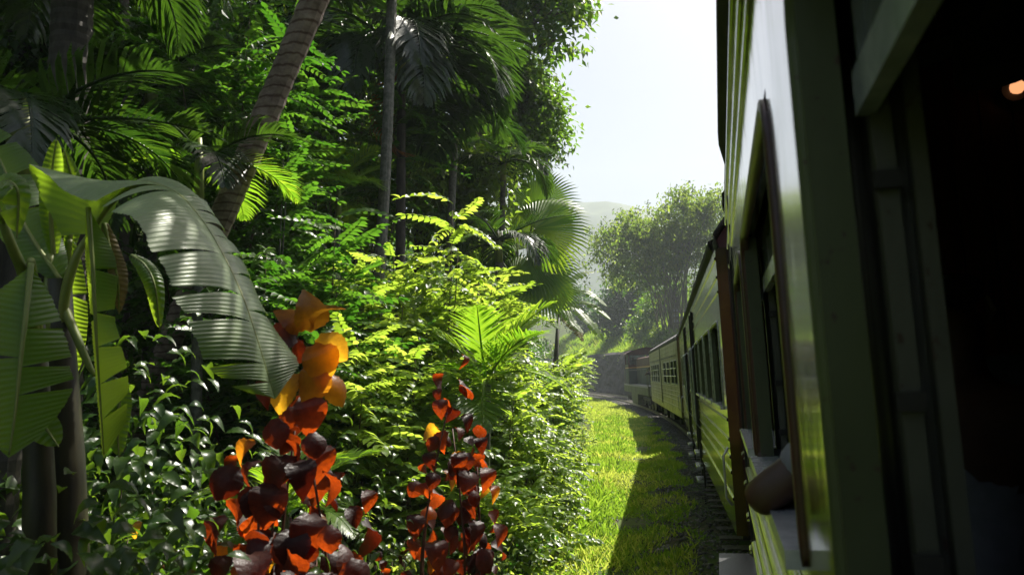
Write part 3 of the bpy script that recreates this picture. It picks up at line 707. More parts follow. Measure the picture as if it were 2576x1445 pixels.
# passenger in the window ahead, elbow out over the sill (coach floor is canted, so place in coach coordinates)
NM = Matrix.Translation(track(0, 0, Z0)) @ Matrix.Rotation(-PHI, 4, 'Y')
person('passenger resting a bent bare elbow out over the sill of the window ahead', NM @ Matrix.Translation((-1.10, 5.62, 1.60)), M_white,
       J=dict(lsh=(-.19,.02,.53), lel=(-.455,.0,.365), lwr=(-.26,.19,.40), lha=(-.19,.22,.41)))
person('passenger in a slate blue shirt sitting just inside the open window', NM @ Matrix.Translation((-.98, 4.82, 1.60)), M_navy)
LMx = Matrix.Translation(track(58.9, 0, Z0)) @ Matrix.Rotation(th, 4, 'Z') @ Matrix.Rotation(-PHI, 4, 'Y')
person('driver seen dark against the rear window of the locomotive cab', LMx @ Matrix.Translation((-.98, 5.3, 2.86)), M_dark)
C3M = Matrix.Translation(track(40, 0, Z0)) @ Matrix.Rotation(40 / RAD, 4, 'Z') @ Matrix.Rotation(-PHI, 4, 'Y')
person('passenger in dark clothes leaning out from the front of the pale coach', C3M @ Matrix.Translation((-1.30, 9.12, 1.86)), M_dark,
       J=dict(lkn=(-.10,.05,-.35), lan=(-.10,.0,-.74), lto=(-.10,.13,-.76), rkn=(.10,.05,-.35), ran=(.10,.0,-.74), rto=(.10,.13,-.76),
              sp2=(-.06,0,.42), chest=(-.10,.01,.52), neck=(-.14,.01,.62), head0=(-.16,.03,.71), head1=(-.17,.03,.80), lsh=(-.28,0,.53), lel=(-.48,.05,.40), lwr=(-.40,-.16,.50), lha=(-.36,-.22,.54), rsh=(.08,0,.55), rel=(.16,.02,.3), rwr=(.20,.06,.1), rha=(.20,.06,.03)))
# ------------------------------------------------------------------ foliage tools
def norm(a): return a / np.maximum(np.linalg.norm(a, axis=-1, keepdims=True), 1e-9)
def frames(d, n):
    """rotation matrices with columns x (across), y (along d), z (about n)"""
    y = norm(d); x = norm(np.cross(y, n)); z = np.cross(x, y)
    return np.stack([x, y, z], -1)
class Bulk:
    def __init__(s): s.V = []; s.F = []; s.T = []; s.n = 0
    def add(s, TV, TF, Rm, P, S, tint):
        TV = np.asarray(TV, float); N = len(P)
        S = np.asarray(S, float)
        if S.ndim == 1: S = np.repeat(S[:, None], 3, 1)
        v = np.einsum('nij,nkj->nki', Rm, TV[None] * S[:, None, :]) + P[:, None, :]
        f = np.asarray(TF)[None] + (np.arange(N) * len(TV))[:, None, None] + s.n
        s.V.append(v.reshape(-1, 3)); s.F.append(f.reshape(-1, 3)); s.T.append(np.repeat(tint, len(TV))); s.n += N * len(TV)
    def raw(s, V, Fc, tint=0.5):
        V = np.asarray(V, float); s.V.append(V); s.F.append(np.asarray(Fc) + s.n); s.T.append(np.full(len(V), tint)); s.n += len(V)
    def mesh(s, name, mat, smooth=False):
        return mesh_np(name, np.concatenate(s.V), np.concatenate(s.F), mat, np.concatenate(s.T), smooth)
# leaf shapes, unit length along +Y
LF2 = (np.array([[0,0,0],[-.24,.42,.06],[0,1,-.10],[.24,.42,.06]]), np.array([[0,3,2],[0,2,1]]))
def leafshape(ws, arch=.18, fold=.10, serr=0, tip=1.0):
    n = len(ws); V = []; Fc = []
    for i, w_ in enumerate(ws):
        t = i / (n - 1); z = arch * (4 * t * (1 - t)) * .5 - arch * t * t
        V += [(-w_, t - .03 * serr * (i % 2), z + fold * w_ * 2), (0, t, z), (w_, t - .03 * serr * (i % 2), z + fold * w_ * 2)]
    for i in range(n - 1):
        a = i * 3
        for k in (0, 1): Fc += [(a + k, a + k + 1, a + k + 4), (a + k, a + k + 4, a + k + 3)]
    return np.array(V, float), np.array(Fc)
LF_OV = leafshape([.02, .20, .27, .22, .12, .0])
LF_LET = leafshape([.03, .27, .25, .0], arch=.12)
LF_STRIP = leafshape([.35, .5, .42, .0], arch=.25)
def serrleaf(ws, n=13, amp=.03, arch=.3, cup=.3, ripple=.0):
    V = []; Fc = []; c = 5
    for i in range(n):
        t = i / (n - 1); w_ = np.interp(t, np.linspace(0, 1, len(ws)), ws) * (1 + (amp / .3) * (i % 2) * .3)
        z = arch * (t * (1 - t) * 1.6 - t * t * .8)
        for k in range(c):
            u = (k - 2) / 2
            V.append((w_ * u, t + (.05 if i == 0 else 0) * -abs(u) , z + cup * w_ * u * u + ripple * math.sin(i * 2.6) * abs(u)))
    for i in range(n - 1):
        for k in range(c - 1):
            a = i * c + k; Fc += [(a, a + 1, a + c + 1), (a, a + c + 1, a + c)]
    return np.array(V, float), np.array(Fc)
def tube_tris(pts, r0, r1, n=4):
    mb = MB().tube(pts, list(np.linspace(r0, r1, len(pts))), n, cap=False)
    V = np.array(mb.v); Q = np.array(mb.f); return V, np.concatenate([Q[:, [0,1,2]], Q[:, [0,2,3]]])

# --- compound fronds (shared meshes)
def pinnate_mesh(name, L_, pairs, ll_, droop, mat, seed):
    r = np.random.default_rng(seed); b = Bulk()
    ys = np.linspace(0, 1, 12); mid = np.stack([.03 * np.sin(ys * 3 + seed), ys * L_, -droop * ys ** 2 * L_], -1)
    V, Fc = tube_tris([tuple(p) for p in mid], .0035, .001, 3); b.raw(V, Fc, .1)
    t = np.linspace(.14, .98, pairs); P = np.stack([np.interp(t, ys, mid[:, k]) for k in range(3)], -1)
    for sx in (-1, 1):
        d = np.stack([sx * np.ones(pairs), .42 + .5 * t, -.12 - .2 * r.random(pairs) - droop * t], -1)
        nn = np.stack([.25 * r.normal(size=pairs) , .25 * r.normal(size=pairs), np.ones(pairs)], -1)
        b.add(*LF_LET, frames(d, nn), P, ll_ * (1 - .45 * np.abs(t - .45)) * r.uniform(.85, 1.1, pairs), r.random(pairs) * .35)
    b.add(*LF_LET, frames(np.array([[0, 1., -.3]]), np.array([[0, 0, 1.]])), P[-1:], np.array([ll_]), np.array([.2]))
    return b.mesh(name, mat)
PIN = [pinnate_mesh('frond', .46, 8, .108, dr, LM['glir'], i) for i, dr in enumerate((.1, .3, .5, .2, .7))]
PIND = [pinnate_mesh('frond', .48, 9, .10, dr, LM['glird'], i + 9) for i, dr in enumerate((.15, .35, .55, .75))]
def wispy(name, L_, seed, mat):        # fine twice-divided frond
    return pinnate_mesh(name, L_, 16, .05, .5, mat, seed)

# --- palm fronds
def palm_frond(name, L_, pairs, ll_, droop, hang, mat, seed, wid=.028, vee=.5):
    r = np.random.default_rng(seed); b = Bulk()
    n = 18; ys = np.linspace(0, 1, n)
    ang = droop * ys ** 1.3; dy = np.cos(ang) / (n - 1) * L_; dz = -np.sin(ang) / (n - 1) * L_
    y = np.concatenate([[0], np.cumsum(dy[:-1])]); z = np.concatenate([[0], np.cumsum(dz[:-1])])
    mid = np.stack([.04 * L_ * np.sin(ys * 2 + seed), y, z], -1)
    V, Fc = tube_tris([tuple(p) for p in mid], .016, .003, 5); b.raw(V, Fc, .0)
    t = np.linspace(.16, 1, pairs) ** .95
    P = np.stack([np.interp(t, ys, mid[:, k]) for k in range(3)], -1); a = np.interp(t, ys, ang)
    for sx in (-1, 1):
        lw = ll_ * np.clip(np.sin(PI * (t * .80 + .16)), .12, 1) * r.uniform(.88, 1.08, pairs)
        ta = np.stack([np.zeros(pairs), np.cos(a), -np.sin(a)], -1); up = np.stack([np.zeros(pairs), np.sin(a), np.cos(a)], -1)
        d0 = norm(np.stack([sx * np.ones(pairs), np.zeros(pairs), np.zeros(pairs)], -1) + ta * (.55 + .5 * t)[:, None] + up * (vee * (1 - .6 * t))[:, None] + .08 * r.normal(size=(pairs, 3)))
        # three segments bending downwards
        segs = [0, .3, .65, 1.0]; rows = []
        p = P.copy(); d = d0.copy()
        for k in range(4):
            wk = wid * (.55, 1, .75, .02)[k]
            side = norm(np.cross(d, up + .3 * r.normal(size=(1, 3)))); 
            rows.append((p - side * wk / 2, p + side * wk / 2))
            if k < 3:
                p = p + d * (lw * (segs[k+1] - segs[k]))[:, None]
                d = norm(d + np.array([0, 0, -1.]) * hang * (.35 + .75 * k) * r.uniform(.7, 1.3, (pairs, 1)))
        VV = np.stack([q for rw in rows for q in rw], 1)      # pairs,8,3
        f1 = np.array([[0,1,3],[0,3,2],[2,3,5],[2,5,4],[4,5,7],[4,7,6]])
        FF = (f1[None] + (np.arange(pairs) * 8)[:, None, None]).reshape(-1, 3)
        b.V.append(VV.reshape(-1, 3)); b.F.append(FF + b.n); b.T.append(np.repeat(r.random(pairs) * .4, 8)); b.n += pairs * 8
    return b.mesh(name, mat)
PF = [palm_frond('frond', 1.0, 34, .42, dr, hg, LM['palm'], i, wid=.026, vee=ve) for i, (dr, hg, ve) in enumerate(((1.1,.45,.5),(1.6,.7,.3),(2.1,.9,.2),(.7,.3,.6)))]
PFY = [palm_frond('frond', 1.0, 30, .40, dr, hg, LM['palmy'], i + 7, wid=.030, vee=.4) for i, (dr, hg) in enumerate(((.7,.18),(1.2,.4)))]
PFD = [palm_frond('dead_frond', 1.0, 26, .35, 2.2, 1.2, LM['deadf'], 77, wid=.02)]

def place(name, me, parent, p, d, n, sc=1.0):
    """instance with +Y along d and +Z about n, in the parent's space"""
    y = Vector(d).normalized(); x = y.cross(Vector(n)).normalized(); z = x.cross(y)
    M = Matrix(((x.x, y.x, z.x, p[0]), (x.y, y.y, z.y, p[1]), (x.z, y.z, z.z, p[2]), (0, 0, 0, 1)))
    if hasattr(sc, '__len__'): S = Matrix.Diagonal((sc[0], sc[1], sc[2], 1))
    else: S = Matrix.Diagonal((sc, sc, sc, 1))
    return link(name, me, parent, M @ S)

def base_at(px, dist, py=942):
    """ground point below the line of sight through px at this horizontal distance"""
    p = at(px, py, dist); return Vector((p.x, p.y, gz(p.x, p.y) - .05))
def height_at(px, py, dist):
    r = ray(px, py); h = math.hypot(r.x, r.y); return CAM.z + r.z / h * dist

def pinnate_shrub(label, px, py_top, dist, spread=.9, nst=5, nfr=90, meshes=None, group='feather-leaved shrubs on the bank', sc=1.0, low=.25, tilt=0.0, seed=0, stem=None, cat='shrub', name='feathery_shrub'):
    meshes = meshes or PIN; r = random.Random(seed * 13 + 5)
    b = base_at(px, dist); top = height_at(px, py_top, dist) - b.z
    root = empty(name, label, cat, b, group=group)
    per = max(3, nfr // nst)
    for k in range(nst):
        a = 2 * PI * k / nst + r.uniform(-.4, .4); rad = spread * (r.uniform(.35, 1) if k else .1)
        h = top * (r.uniform(.70, .97) if k else 1.0)
        ex, ey = rad * math.cos(a) + tilt * .7, rad * math.sin(a) - tilt * .3
        pts = spline([(0, 0, 0), (ex * .25, ey * .25, h * .4), (ex * .65, ey * .65, h * .75), (ex, ey, h)], 16)
        MB().tube(pts, list(np.linspace(.022, .004, 16)), 6).obj('stem', stem or M_twig, root, smooth=True)
        for i in range(per):
            t = low + (1 - low) * ((i + r.random() * .6) / per) ** .7
            u = t * 15; j = min(int(u), 14); p = pts[j].lerp(pts[j+1], u - j)
            g = i * 2.399 + k
            # short side twig
            out = Vector((math.cos(g), math.sin(g), 0)); q = p + out * r.uniform(.0, .34) * (1.15 - t) + Vector((0, 0, r.uniform(-.05, .1)))
            d = out + Vector((0, 0, r.uniform(-.15, .75) * (0.4 + t)))
            nrm = Vector((r.uniform(-.3, .3), r.uniform(-.3, .3), 1)) - out * .1
            place('frond', r.choice(meshes), root, q, d, nrm, sc * r.uniform(.75, 1.15))
    return root

def palm(label, base, top, r0, r1, nf, L_, group='slender palms among the jungle trees', bend=(0, 0), meshes=None, mat=None, up=.7, rings=None, seed=1, sc_w=1.0, dead=0, azs=None, cat='palm tree', name='palm_tree', shaft=True):
    r = random.Random(seed); meshes = meshes or PF; base = Vector(base); top = Vector(top)
    root = empty(name, label, cat, base, group=group); T = top - base
    n = 44; mid = T * .5 + Vector((bend[0], bend[1], 0))
    pts = spline([(0, 0, -.2), T * .25 + Vector((bend[0], bend[1], 0)) * .7, mid, T * .8 + Vector((bend[0], bend[1], 0)) * .5, T], n)
    rings = rings or max(20, int(T.length / .12)); m = rings * 2
    P = spline(pts, m); rr = [(r0 + (r1 - r0) * i / m) * (1.0 + .028 * (1 if i % 2 else -1) + .03 * r.uniform(-1, 1)) for i in range(m)]
    MB().tube(P, rr, 12).obj('trunk', mat or M_palmstem, root, smooth=False)
    if shaft and nf > 4:
        MB().tube([T, T + (pts[-1] - pts[-3]).normalized() * .35, T + (pts[-1] - pts[-3]).normalized() * .6], [r1 * 1.15, r1 * 1.0, r1 * .5], 10).obj('crownshaft', M_greenstem, root, smooth=True)
        T = T + (pts[-1] - pts[-3]).normalized() * .35
    for k in range(nf):
        a = (azs[k] if azs else k * 2.399 + r.uniform(-.2, .2)); e = up * (1 - 1.25 * k / max(1, nf - 1)) + r.uniform(-.1, .1)
        d = Vector((math.cos(a), math.sin(a), e + .25))
        place('frond', meshes[min(len(meshes) - 1, int(k / nf * len(meshes)))] if r.random() < .7 else r.choice(meshes), root, T + Vector((0, 0, .1 * r.random())), d, Vector((0, 0, 1)), (L_ * sc_w, L_ * r.uniform(.85, 1.1), L_))
    for k in range(dead):
        a = r.uniform(0, 2 * PI); place('dead_frond', PFD[0], root, T - Vector((0, 0, .1)), Vector((math.cos(a), math.sin(a), -1.1)), Vector((0, 0, 1)), L_ * .8)
    return root

# --- broadleaf trees: trunk, limbs and a crown of many small leaves
def limb_tree(label, base, trunk_pts, blobs, nleaf, lsize, mat, bark, r0=.22, group='tall leafy trees on the slope', name='leafy_tree', droop=.5, shape=LF2, seed=3, cl=.30, trad=.05):
    """blobs: (centre, radius) of the crown masses, in world space"""
    rg = np.random.default_rng(seed); base = Vector(base)
    root = empty(name, label, 'tree', base, group=group)
    tp = [Vector(p) - base for p in trunk_pts]; P = spline(tp, 20)
    MB().tube(P, list(np.linspace(r0, r0 * .4, 20)), 10).obj('trunk', bark, root, smooth=True)
    crown = Bulk(); tot = sum(b[1] ** 2 for b in blobs); br = MB()
    for c, rad in blobs:
        c = Vector(c) - base
        # limb from the nearest trunk point
        q = min(P, key=lambda v: (v - c).length + abs(v.z - c.z + rad) * .4)
        m_ = q.lerp(c, .5) + Vector((0, 0, -rad * .15))
        lp = spline([q, m_, c], 8); br.tube(lp, list(np.linspace(r0 * .35, .03, 8)), 6)
        nt_ = max(6, int(nleaf * rad ** 2 / tot / 26)); tips = []
        for k in range(nt_):
            v = norm(rg.normal(size=3)) * rad * (rg.random() ** .35) * np.array([1, 1, .85])
            tip = Vector(tuple(v)) + c; st = lp[rg.integers(3, 8)]
            br.tube([st, st.lerp(tip, .55) + Vector((0, 0, .06 * rad)), tip], [.022, .012, .004], 4, cap=False)
            tips.append(tip)
        for tip in tips:
            N = 26; cc = np.array(tip) + rg.normal(size=(N, 3)) * np.array([cl, cl, cl * .7])
            out = norm(np.array(tip) - np.array(c) + 1e-3) 
            d = norm(rg.normal(size=(N, 3)) * .8 + out * .7 + np.array([0, 0, -droop]))
            nn = rg.normal(size=(N, 3)) * .55 + np.array([0, 0, 1.]) 
            crown.add(*shape, frames(d, nn), cc, lsize * rg.uniform(.7, 1.2, N), rg.random(N) * .3 + rg.random() * .3)
    br.obj('limbs', bark, root, smooth=True)['kind'] = 'stuff'
    c_ = link('crown', crown.mesh('crown', mat), root); c_['kind'] = 'stuff'
    return root

# --- bananas
def banana_leaf(name, parent, mid, wl, wr, up=(0, 0, 1), fold=.25, droop=.35, tears=(), ripple=.0025, pitch=.022, mat=None, nseg=None, edge=None, seed=0, pet=0.0, cols=6, profile=None, ribr=.011):
    """mid: midrib points (world or parent space). edge: optional (left pts, right pts)."""
    rg = random.Random(seed); L_ = sum((Vector(mid[i+1]) - Vector(mid[i])).length for i in range(len(mid) - 1))
    n = nseg or max(24, int(L_ / pitch * 4)); M_ = spline(mid, n)
    EL = [spline(e, n) for e in edge] if edge else None
    V = []; Fc = []; off = 0; veins = []
    tears = sorted(tears)
    for side in (0, 1):
        sx = -1 if side == 0 else 1
        my = [t for t in tears if (t[1] == side or t[1] == 2)]
        cuts = [0] + [int(t[0] * (n - 1)) for t in my] + [n - 1]
        for si in range(len(cuts) - 1):
            a, b = cuts[si], cuts[si + 1]
            if b - a < 2: continue
            jit = rg.uniform(-.2, .2) if si else 0; gap = .016
            base_i = off
            for i in range(a, b + 1):
                t = i / (n - 1); tan = (M_[min(i+1, n-1)] - M_[max(i-1, 0)]).normalized()
                w_ = (profile(t) if profile else max(0.02, math.sin(PI * min(1, .04 + t * .98)) ** .55))
                fr = (i - a) / max(1, b - a)
                for k in range(cols + 1):
                    v = k / cols
                    if EL:
                        e = EL[side][i]; s_ = (e - M_[i]); p = M_[i] + s_ * v
                        nrm = tan.cross(s_).normalized() * (1 if side else -1)
                        nrm = nrm if nrm.dot(Vector(up)) > 0 else -nrm
                        p = p + nrm * (fold * 4 * v * (1 - v) * s_.length * .25 + jit * v * s_.length * .4)
                    else:
                        s0 = tan.cross(Vector(up)).normalized() * sx; nrm = s0.cross(tan) * sx
                        if nrm.dot(Vector(up)) < 0: nrm = -nrm
                        W_ = (wl if side == 0 else wr) * w_
                        p = M_[i] + s0 * W_ * v * math.cos(fold) + nrm * W_ * (math.sin(fold) * v - (droop + jit) * v * v) + tan * W_ * .18 * v
                    if k == cols: p = M_[i] + (p - M_[i]) * (1 + .035 * mn.noise(Vector((i * .11, side * 7, seed))) + .02 * mn.noise(Vector((i * .6, side * 7, seed))))
                    # strips pull apart towards the edge
                    if 0 < si or si < len(cuts) - 2:
                        p = p + tan * (.5 - fr) * gap * v * (2 if (b - a) > 8 else 1)
                    p = p + nrm * ripple * math.sin(2 * PI * t * L_ / pitch - v * 1.2) * min(1, v * 3) 
                    V.append(tuple(p)); veins.append((0, t * L_, v)); off += 1
            m = b - a + 1
            for i in range(m - 1):
                for k in range(cols):
                    q = base_i + i * (cols + 1) + k
                    f = (q, q + 1, q + cols + 2, q + cols + 1)
                    Fc.append(f if side else f[::-1])
    V = np.array(V); Fc = np.array(Fc)
    me = mesh_np(name, V, Fc, mat or LM['banana'], np.full(len(V), rg.random()), smooth=True)
    lo = link(name, me, parent)
    rb = MB().tube([tuple(p - Vector((0, 0, .004))) for p in M_[::max(1, n // 40)]], list(np.linspace(ribr, ribr * .25, len(M_[::max(1, n // 40)]))), 6).obj('midrib', M_greenstem, lo, smooth=True)
    return lo

LF_COP = [serrleaf([.14, .38, .48, .48, .42, .27, .03], n=17, amp=.045, arch=ar, cup=cu, ripple=rp) for ar, cu, rp in ((.45,.35,.02),(.85,.15,.03),(.3,-.45,.02))]
LF_COF = [serrleaf([.02, .17, .24, .24, .19, .10, .0], n=13, amp=.0, arch=ar, cup=.25, ripple=.022) for ar in (.25, .5, .7)]
COPM = [mesh_np('leaf', v, f, LM['copper'], np.zeros(len(v)), smooth=False) for v, f in LF_COP]
COPO = [mesh_np('leaf', v, f, LM['copperp'], np.zeros(len(v)), smooth=False) for v, f in LF_COP]
COFM = [mesh_np('leaf', v, f, LM['coffee'], np.zeros(len(v)), smooth=True) for v, f in LF_COF]

def leafy_shrub(name, label, base, tops, meshes, size, per, stemmat, group, cat='shrub', droop=.4, low=.2, seed=0, r0=.014, alt=None, altp=0, pet=.05, face=(0, 0, 0), rad=.0, ns=14):
    """stems run from base to each of tops (world points); leaves on short stalks are parts"""
    r = random.Random(seed); base = Vector(base); root = empty(name, label, cat, base, group=group)
    for k, tp in enumerate(tops):
        T = Vector(tp) - base; side = Vector((r.uniform(-.1, .1), r.uniform(-.1, .1), 0)) * T.length
        pts = spline([(0, 0, 0), T * .4 + side + Vector((0, 0, T.length * .05)), T], 14)
        st = MB().tube(pts[:ns], list(np.linspace(r0, .003, 14))[:ns], 6).obj('stem', stemmat, root, smooth=True)
        for i in range(per):
            t = low + (1 - low) * (i + r.random() * .5) / per; t = min(t, .999)
            u = t * 13; j = min(int(u), 12); p = pts[j].lerp(pts[j+1], u - j); g = i * 2.399 + k * 1.3 + r.uniform(-.4, .4)
            out = Vector((math.cos(g), math.sin(g), r.uniform(-.25, .45) - droop * .5)).normalized()
            q = p + out * (pet * r.uniform(.5, 2.2) + rad * r.random())
            d = out + Vector((0, 0, -droop * r.uniform(.3, 1.4)))
            nrm = Vector((r.uniform(-.5, .5), r.uniform(-.5, .5), 1)) + Vector(face) * r.uniform(.3, 1.5)
            me = r.choice(alt if (alt and r.random() < altp) else meshes)
            place('leaf', me, root, q, d, nrm, size * r.uniform(.65, 1.15) * (1.05 - .35 * t))
    return root
# ------------------------------------------------------------------ hero banana plant beside the line
def A(*q): return [at(*p) for p in q]
bb = base_at(165, 3.75)
ban = empty('banana_plant', 'big banana plant at far left with one long pale leaf arching to the right', 'banana plant', bb, group='banana plants')
def L3(pts): return [Vector(p) - bb for p in pts]
MB().tube(L3([bb - Vector((0, 0, .1)), at(165, 1500, 3.75), at(160, 1150, 3.75), at(150, 860, 3.72), at(150, 700, 3.72)]), [.10, .095, .08, .06, .045], 14).obj('pseudostem', M_bstem, ban, smooth=True)
MB().tube(L3([at(95, 1700, 3.6), at(100, 1250, 3.6), at(90, 900, 3.58), at(85, 700, 3.55)]), [.065, .06, .045, .025], 12).obj('pseudostem', M_bstem, ban, smooth=True)
banana_leaf('leaf', ban, L3(A((225,590,3.70),(280,510,3.62),(350,458,3.50),(440,482,3.35),(510,556,3.20),(566,650,3.10),(612,750,3.02),(646,850,2.98),(672,935,2.96),(692,1003,2.97))),
            0, 0, up=Vector((.5, .1, 1)), fold=.35, ripple=.0019, pitch=.021, seed=4, cols=9, nseg=300,
            tears=[(.30, 0), (.335, 0), (.41, 1), (.36, 1), (.45, 1), (.49, 1), (.55, 0), (.66, 0), (.735, 0), (.60, 1), (.86, 0), (.54, 1), (.70, 1), (.93, 0)],
            edge=(L3(A((150,600,3.72),(70,418,3.66),(190,492,3.32),(275,512,3.06),(352,540,2.90),(402,640,2.80),(446,735,2.74),(502,832,2.72),(540,935,2.76),(630,1000,2.88))),
                  L3(A((262,580,3.74),(318,478,3.70),(410,448,3.62),(496,490,3.46),(566,592,3.40),(622,672,3.34),(668,775,3.25),(728,862,3.16),(756,915,3.08),(716,985,2.98)))))
banana_leaf('leaf', ban, L3(A((222,520,3.62),(232,650,3.55),(240,800,3.5),(250,960,3.47),(262,1150,3.45))), 0, 0, up=Vector((1, -.6, .3)), fold=.1, ripple=.002, pitch=.018, mat=LM['bananag'], seed=5, cols=5, nseg=150,
            tears=[(.30, 1), (.48, 1), (.62, 1), (.76, 1), (.88, 1), (.5, 0)],
            edge=(L3(A((215,522,3.62),(215,650,3.62),(228,800,3.58),(240,960,3.55),(258,1150,3.46))), L3(A((226,520,3.62),(292,660,3.58),(290,800,3.5),(322,930,3.42),(318,1070,3.46)))))
banana_leaf('leaf', ban, L3(A((78,660,3.1),(66,780,3.02),(52,900,2.98),(40,1020,2.96),(22,1150,2.95))), 0, 0, up=Vector((1, -.8, .2)), fold=.12, ripple=.002, pitch=.02, mat=LM['bananag'], seed=6, cols=6, nseg=160,
            tears=[(.35, 1), (.55, 1), (.7, 1), (.5, 0)],
            edge=(L3(A((70,664,3.1),(-30,760,3.1),(-80,900,3.05),(-70,1050,3.0),(5,1150,2.95))), L3(A((86,664,3.1),(138,770,3.14),(170,890,3.10),(180,985,3.04),(100,1110,2.98)))))
banana_leaf('leaf', ban, L3(A((135,640,3.78),(128,540,3.78),(130,440,3.76),(142,345,3.74))), .05, .055, up=Vector((1, -.8, .0)), fold=-.5, droop=-.6, mat=LM['bananag'], seed=7, cols=5, nseg=100)
banana_leaf('leaf', ban, L3(A((170,640,3.9),(182,560,3.9),(185,470,3.86),(160,370,3.80))), .04, .05, up=Vector((1, -.8, .0)), fold=.5, droop=.6, mat=LM['bananag'], seed=17, cols=5, nseg=80)
banana_leaf('leaf', ban, L3(A((176,600,3.86),(172,720,3.85),(176,830,3.85),(186,960,3.83))), .085, .04, up=Vector((1, -.9, .1)), fold=.6, droop=.3, mat=LM['bananag'], seed=8, cols=5, nseg=120, tears=[(.4, 0), (.7, 1)])
banana_leaf('leaf', ban, L3(A((262,560,3.66),(280,640,3.6),(296,700,3.58),(300,790,3.6))), .05, .035, up=Vector((1, -.9, .4)), fold=.5, droop=.5, seed=9, cols=5, nseg=90, mat=LM['bananad'])
banana_leaf('leaf', ban, L3(A((330,640,3.9),(366,668,3.85),(390,720,3.8),(402,830,3.8))), .05, .05, up=Vector((.6, -.6, .7)), fold=.4, droop=.6, mat=LM['bananag'], seed=10, cols=5, nseg=90)
banana_leaf('leaf', ban, L3(A((10,560,3.1),(-10,500,3.05),(10,455,3.0),(45,480,2.98),(42,600,3.0))), .05, .09, up=Vector((.6, -.6, .7)), fold=.4, droop=.4, mat=LM['bananag'], seed=11, cols=5, nseg=110, tears=[(.5, 1), (.7, 1), (.85, 1)])
banana_leaf('leaf', ban, L3(A((290,950,3.7),(300,1000,3.66),(296,1060,3.64),(300,1150,3.62))), .05, .06, up=Vector((1, -.9, .1)), fold=.1, droop=.1, mat=LM['bananag'], seed=12, cols=5, nseg=100)
banana_leaf('leaf', ban, L3(A((70,1010,3.3),(95,1050,3.28),(120,1080,3.27),(148,1120,3.25))), .05, .06, up=Vector((.6, -.9, .6)), fold=.1, droop=.2, mat=LM['bananag'], seed=13, cols=4, nseg=60)
banana_leaf('leaf', ban, L3(A((150,700,3.7),(60,560,3.9),(10,420,4.1),(-60,300,4.2))), .12, .14, up=Vector((.3, -.6, .7)), fold=.3, droop=.4, mat=LM['bananag'], seed=14, cols=5, nseg=160, tears=[(.4,2),(.6,2),(.8,2)])
for q, rr in ((((150,900,3.7),(160,760,3.68),(190,650,3.66),(225,592,3.68)), (.026,.022,.018,.013)), (((95,900,3.4),(62,705,3.2),(30,620,3.12),(2,545,3.1)), (.024,.02,.018,.015)),
              (((160,770,3.7),(190,840,3.62),(222,915,3.58),(240,945,3.56)), (.02,.018,.014,.006)), (((140,900,3.7),(120,760,3.7),(128,640,3.78)), (.022,.018,.014)), (((95,860,3.5),(88,740,3.3),(78,655,3.12)), (.022,.018,.014))):
    MB().tube(spline(L3(A(*q)), 16), list(np.interp(np.linspace(0, 1, 16), np.linspace(0, 1, len(rr)), rr)), 8).obj('petiole', M_greenstem, ban, smooth=True)

# banana plants farther along the bank
def banana_clump(label, px, dist, crown, leaves, seed, r0=.12):
    b = base_at(px, dist); root = empty('banana_plant', label, 'banana plant', b, group='banana plants')
    c = at(*crown) - b
    MB().tube([(0,0,-.1), c * .5, c * .97], [r0, r0 * .85, r0 * .5], 12).obj('pseudostem', M_bstem, root, smooth=True)
    for i, (pts, w_, dry) in enumerate(leaves):
        mid = [c] + [at(*p) - b for p in pts]
        banana_leaf('leaf', root, mid, w_, w_, up=Vector((.3, -.5, 1)), fold=.3, droop=.45, tears=[(t / 12 + .1, 2) for t in range(10)], ripple=.004, pitch=.05, seed=seed + i, cols=4, nseg=110, mat=LM['bananad'] if dry else LM['bananag'], ribr=.02)
    return root
banana_clump('banana plant with torn leaves arching over the grass in front of the far trees', 1385, 26, (1405,790,26),
    [(((1440,735,26),(1485,738,25.8),(1530,772,25.6)), .24, 0), (((1450,760,26),(1492,768,25.6),(1540,806,25.2)), .22, 0), (((1440,770,25.5),(1485,810,25),(1525,865,24.8)), .26, 0),
     (((1420,720,26),(1460,690,26.2),(1498,682,26.4)), .22, 0), (((1390,730,26.3),(1410,690,26.5),(1470,672,26.6)), .22, 0), (((1430,810,25.5),(1455,835,25.3),(1468,860,25.2)), .18, 1), (((1370,740,26),(1330,730,26),(1290,760,25.8)), .3, 0), (((1420,780,25),(1440,810,24.6),(1470,840,24.4)), .2, 0)], 40)
banana_clump('banana plant with broad lime green leaves low behind the bright feathery shrub', 1300, 19, (1290,860,19),
    [(((1305,770,19),(1340,720,18.8),(1405,715,18.6)), .30, 0), (((1280,760,19),(1275,710,19),(1310,690,18.8)), .26, 0), (((1320,800,18.8),(1370,790,18.5),(1410,830,18.3)), .24, 0), (((1260,790,19),(1215,770,19),(1180,800,19)), .24, 0)], 60)

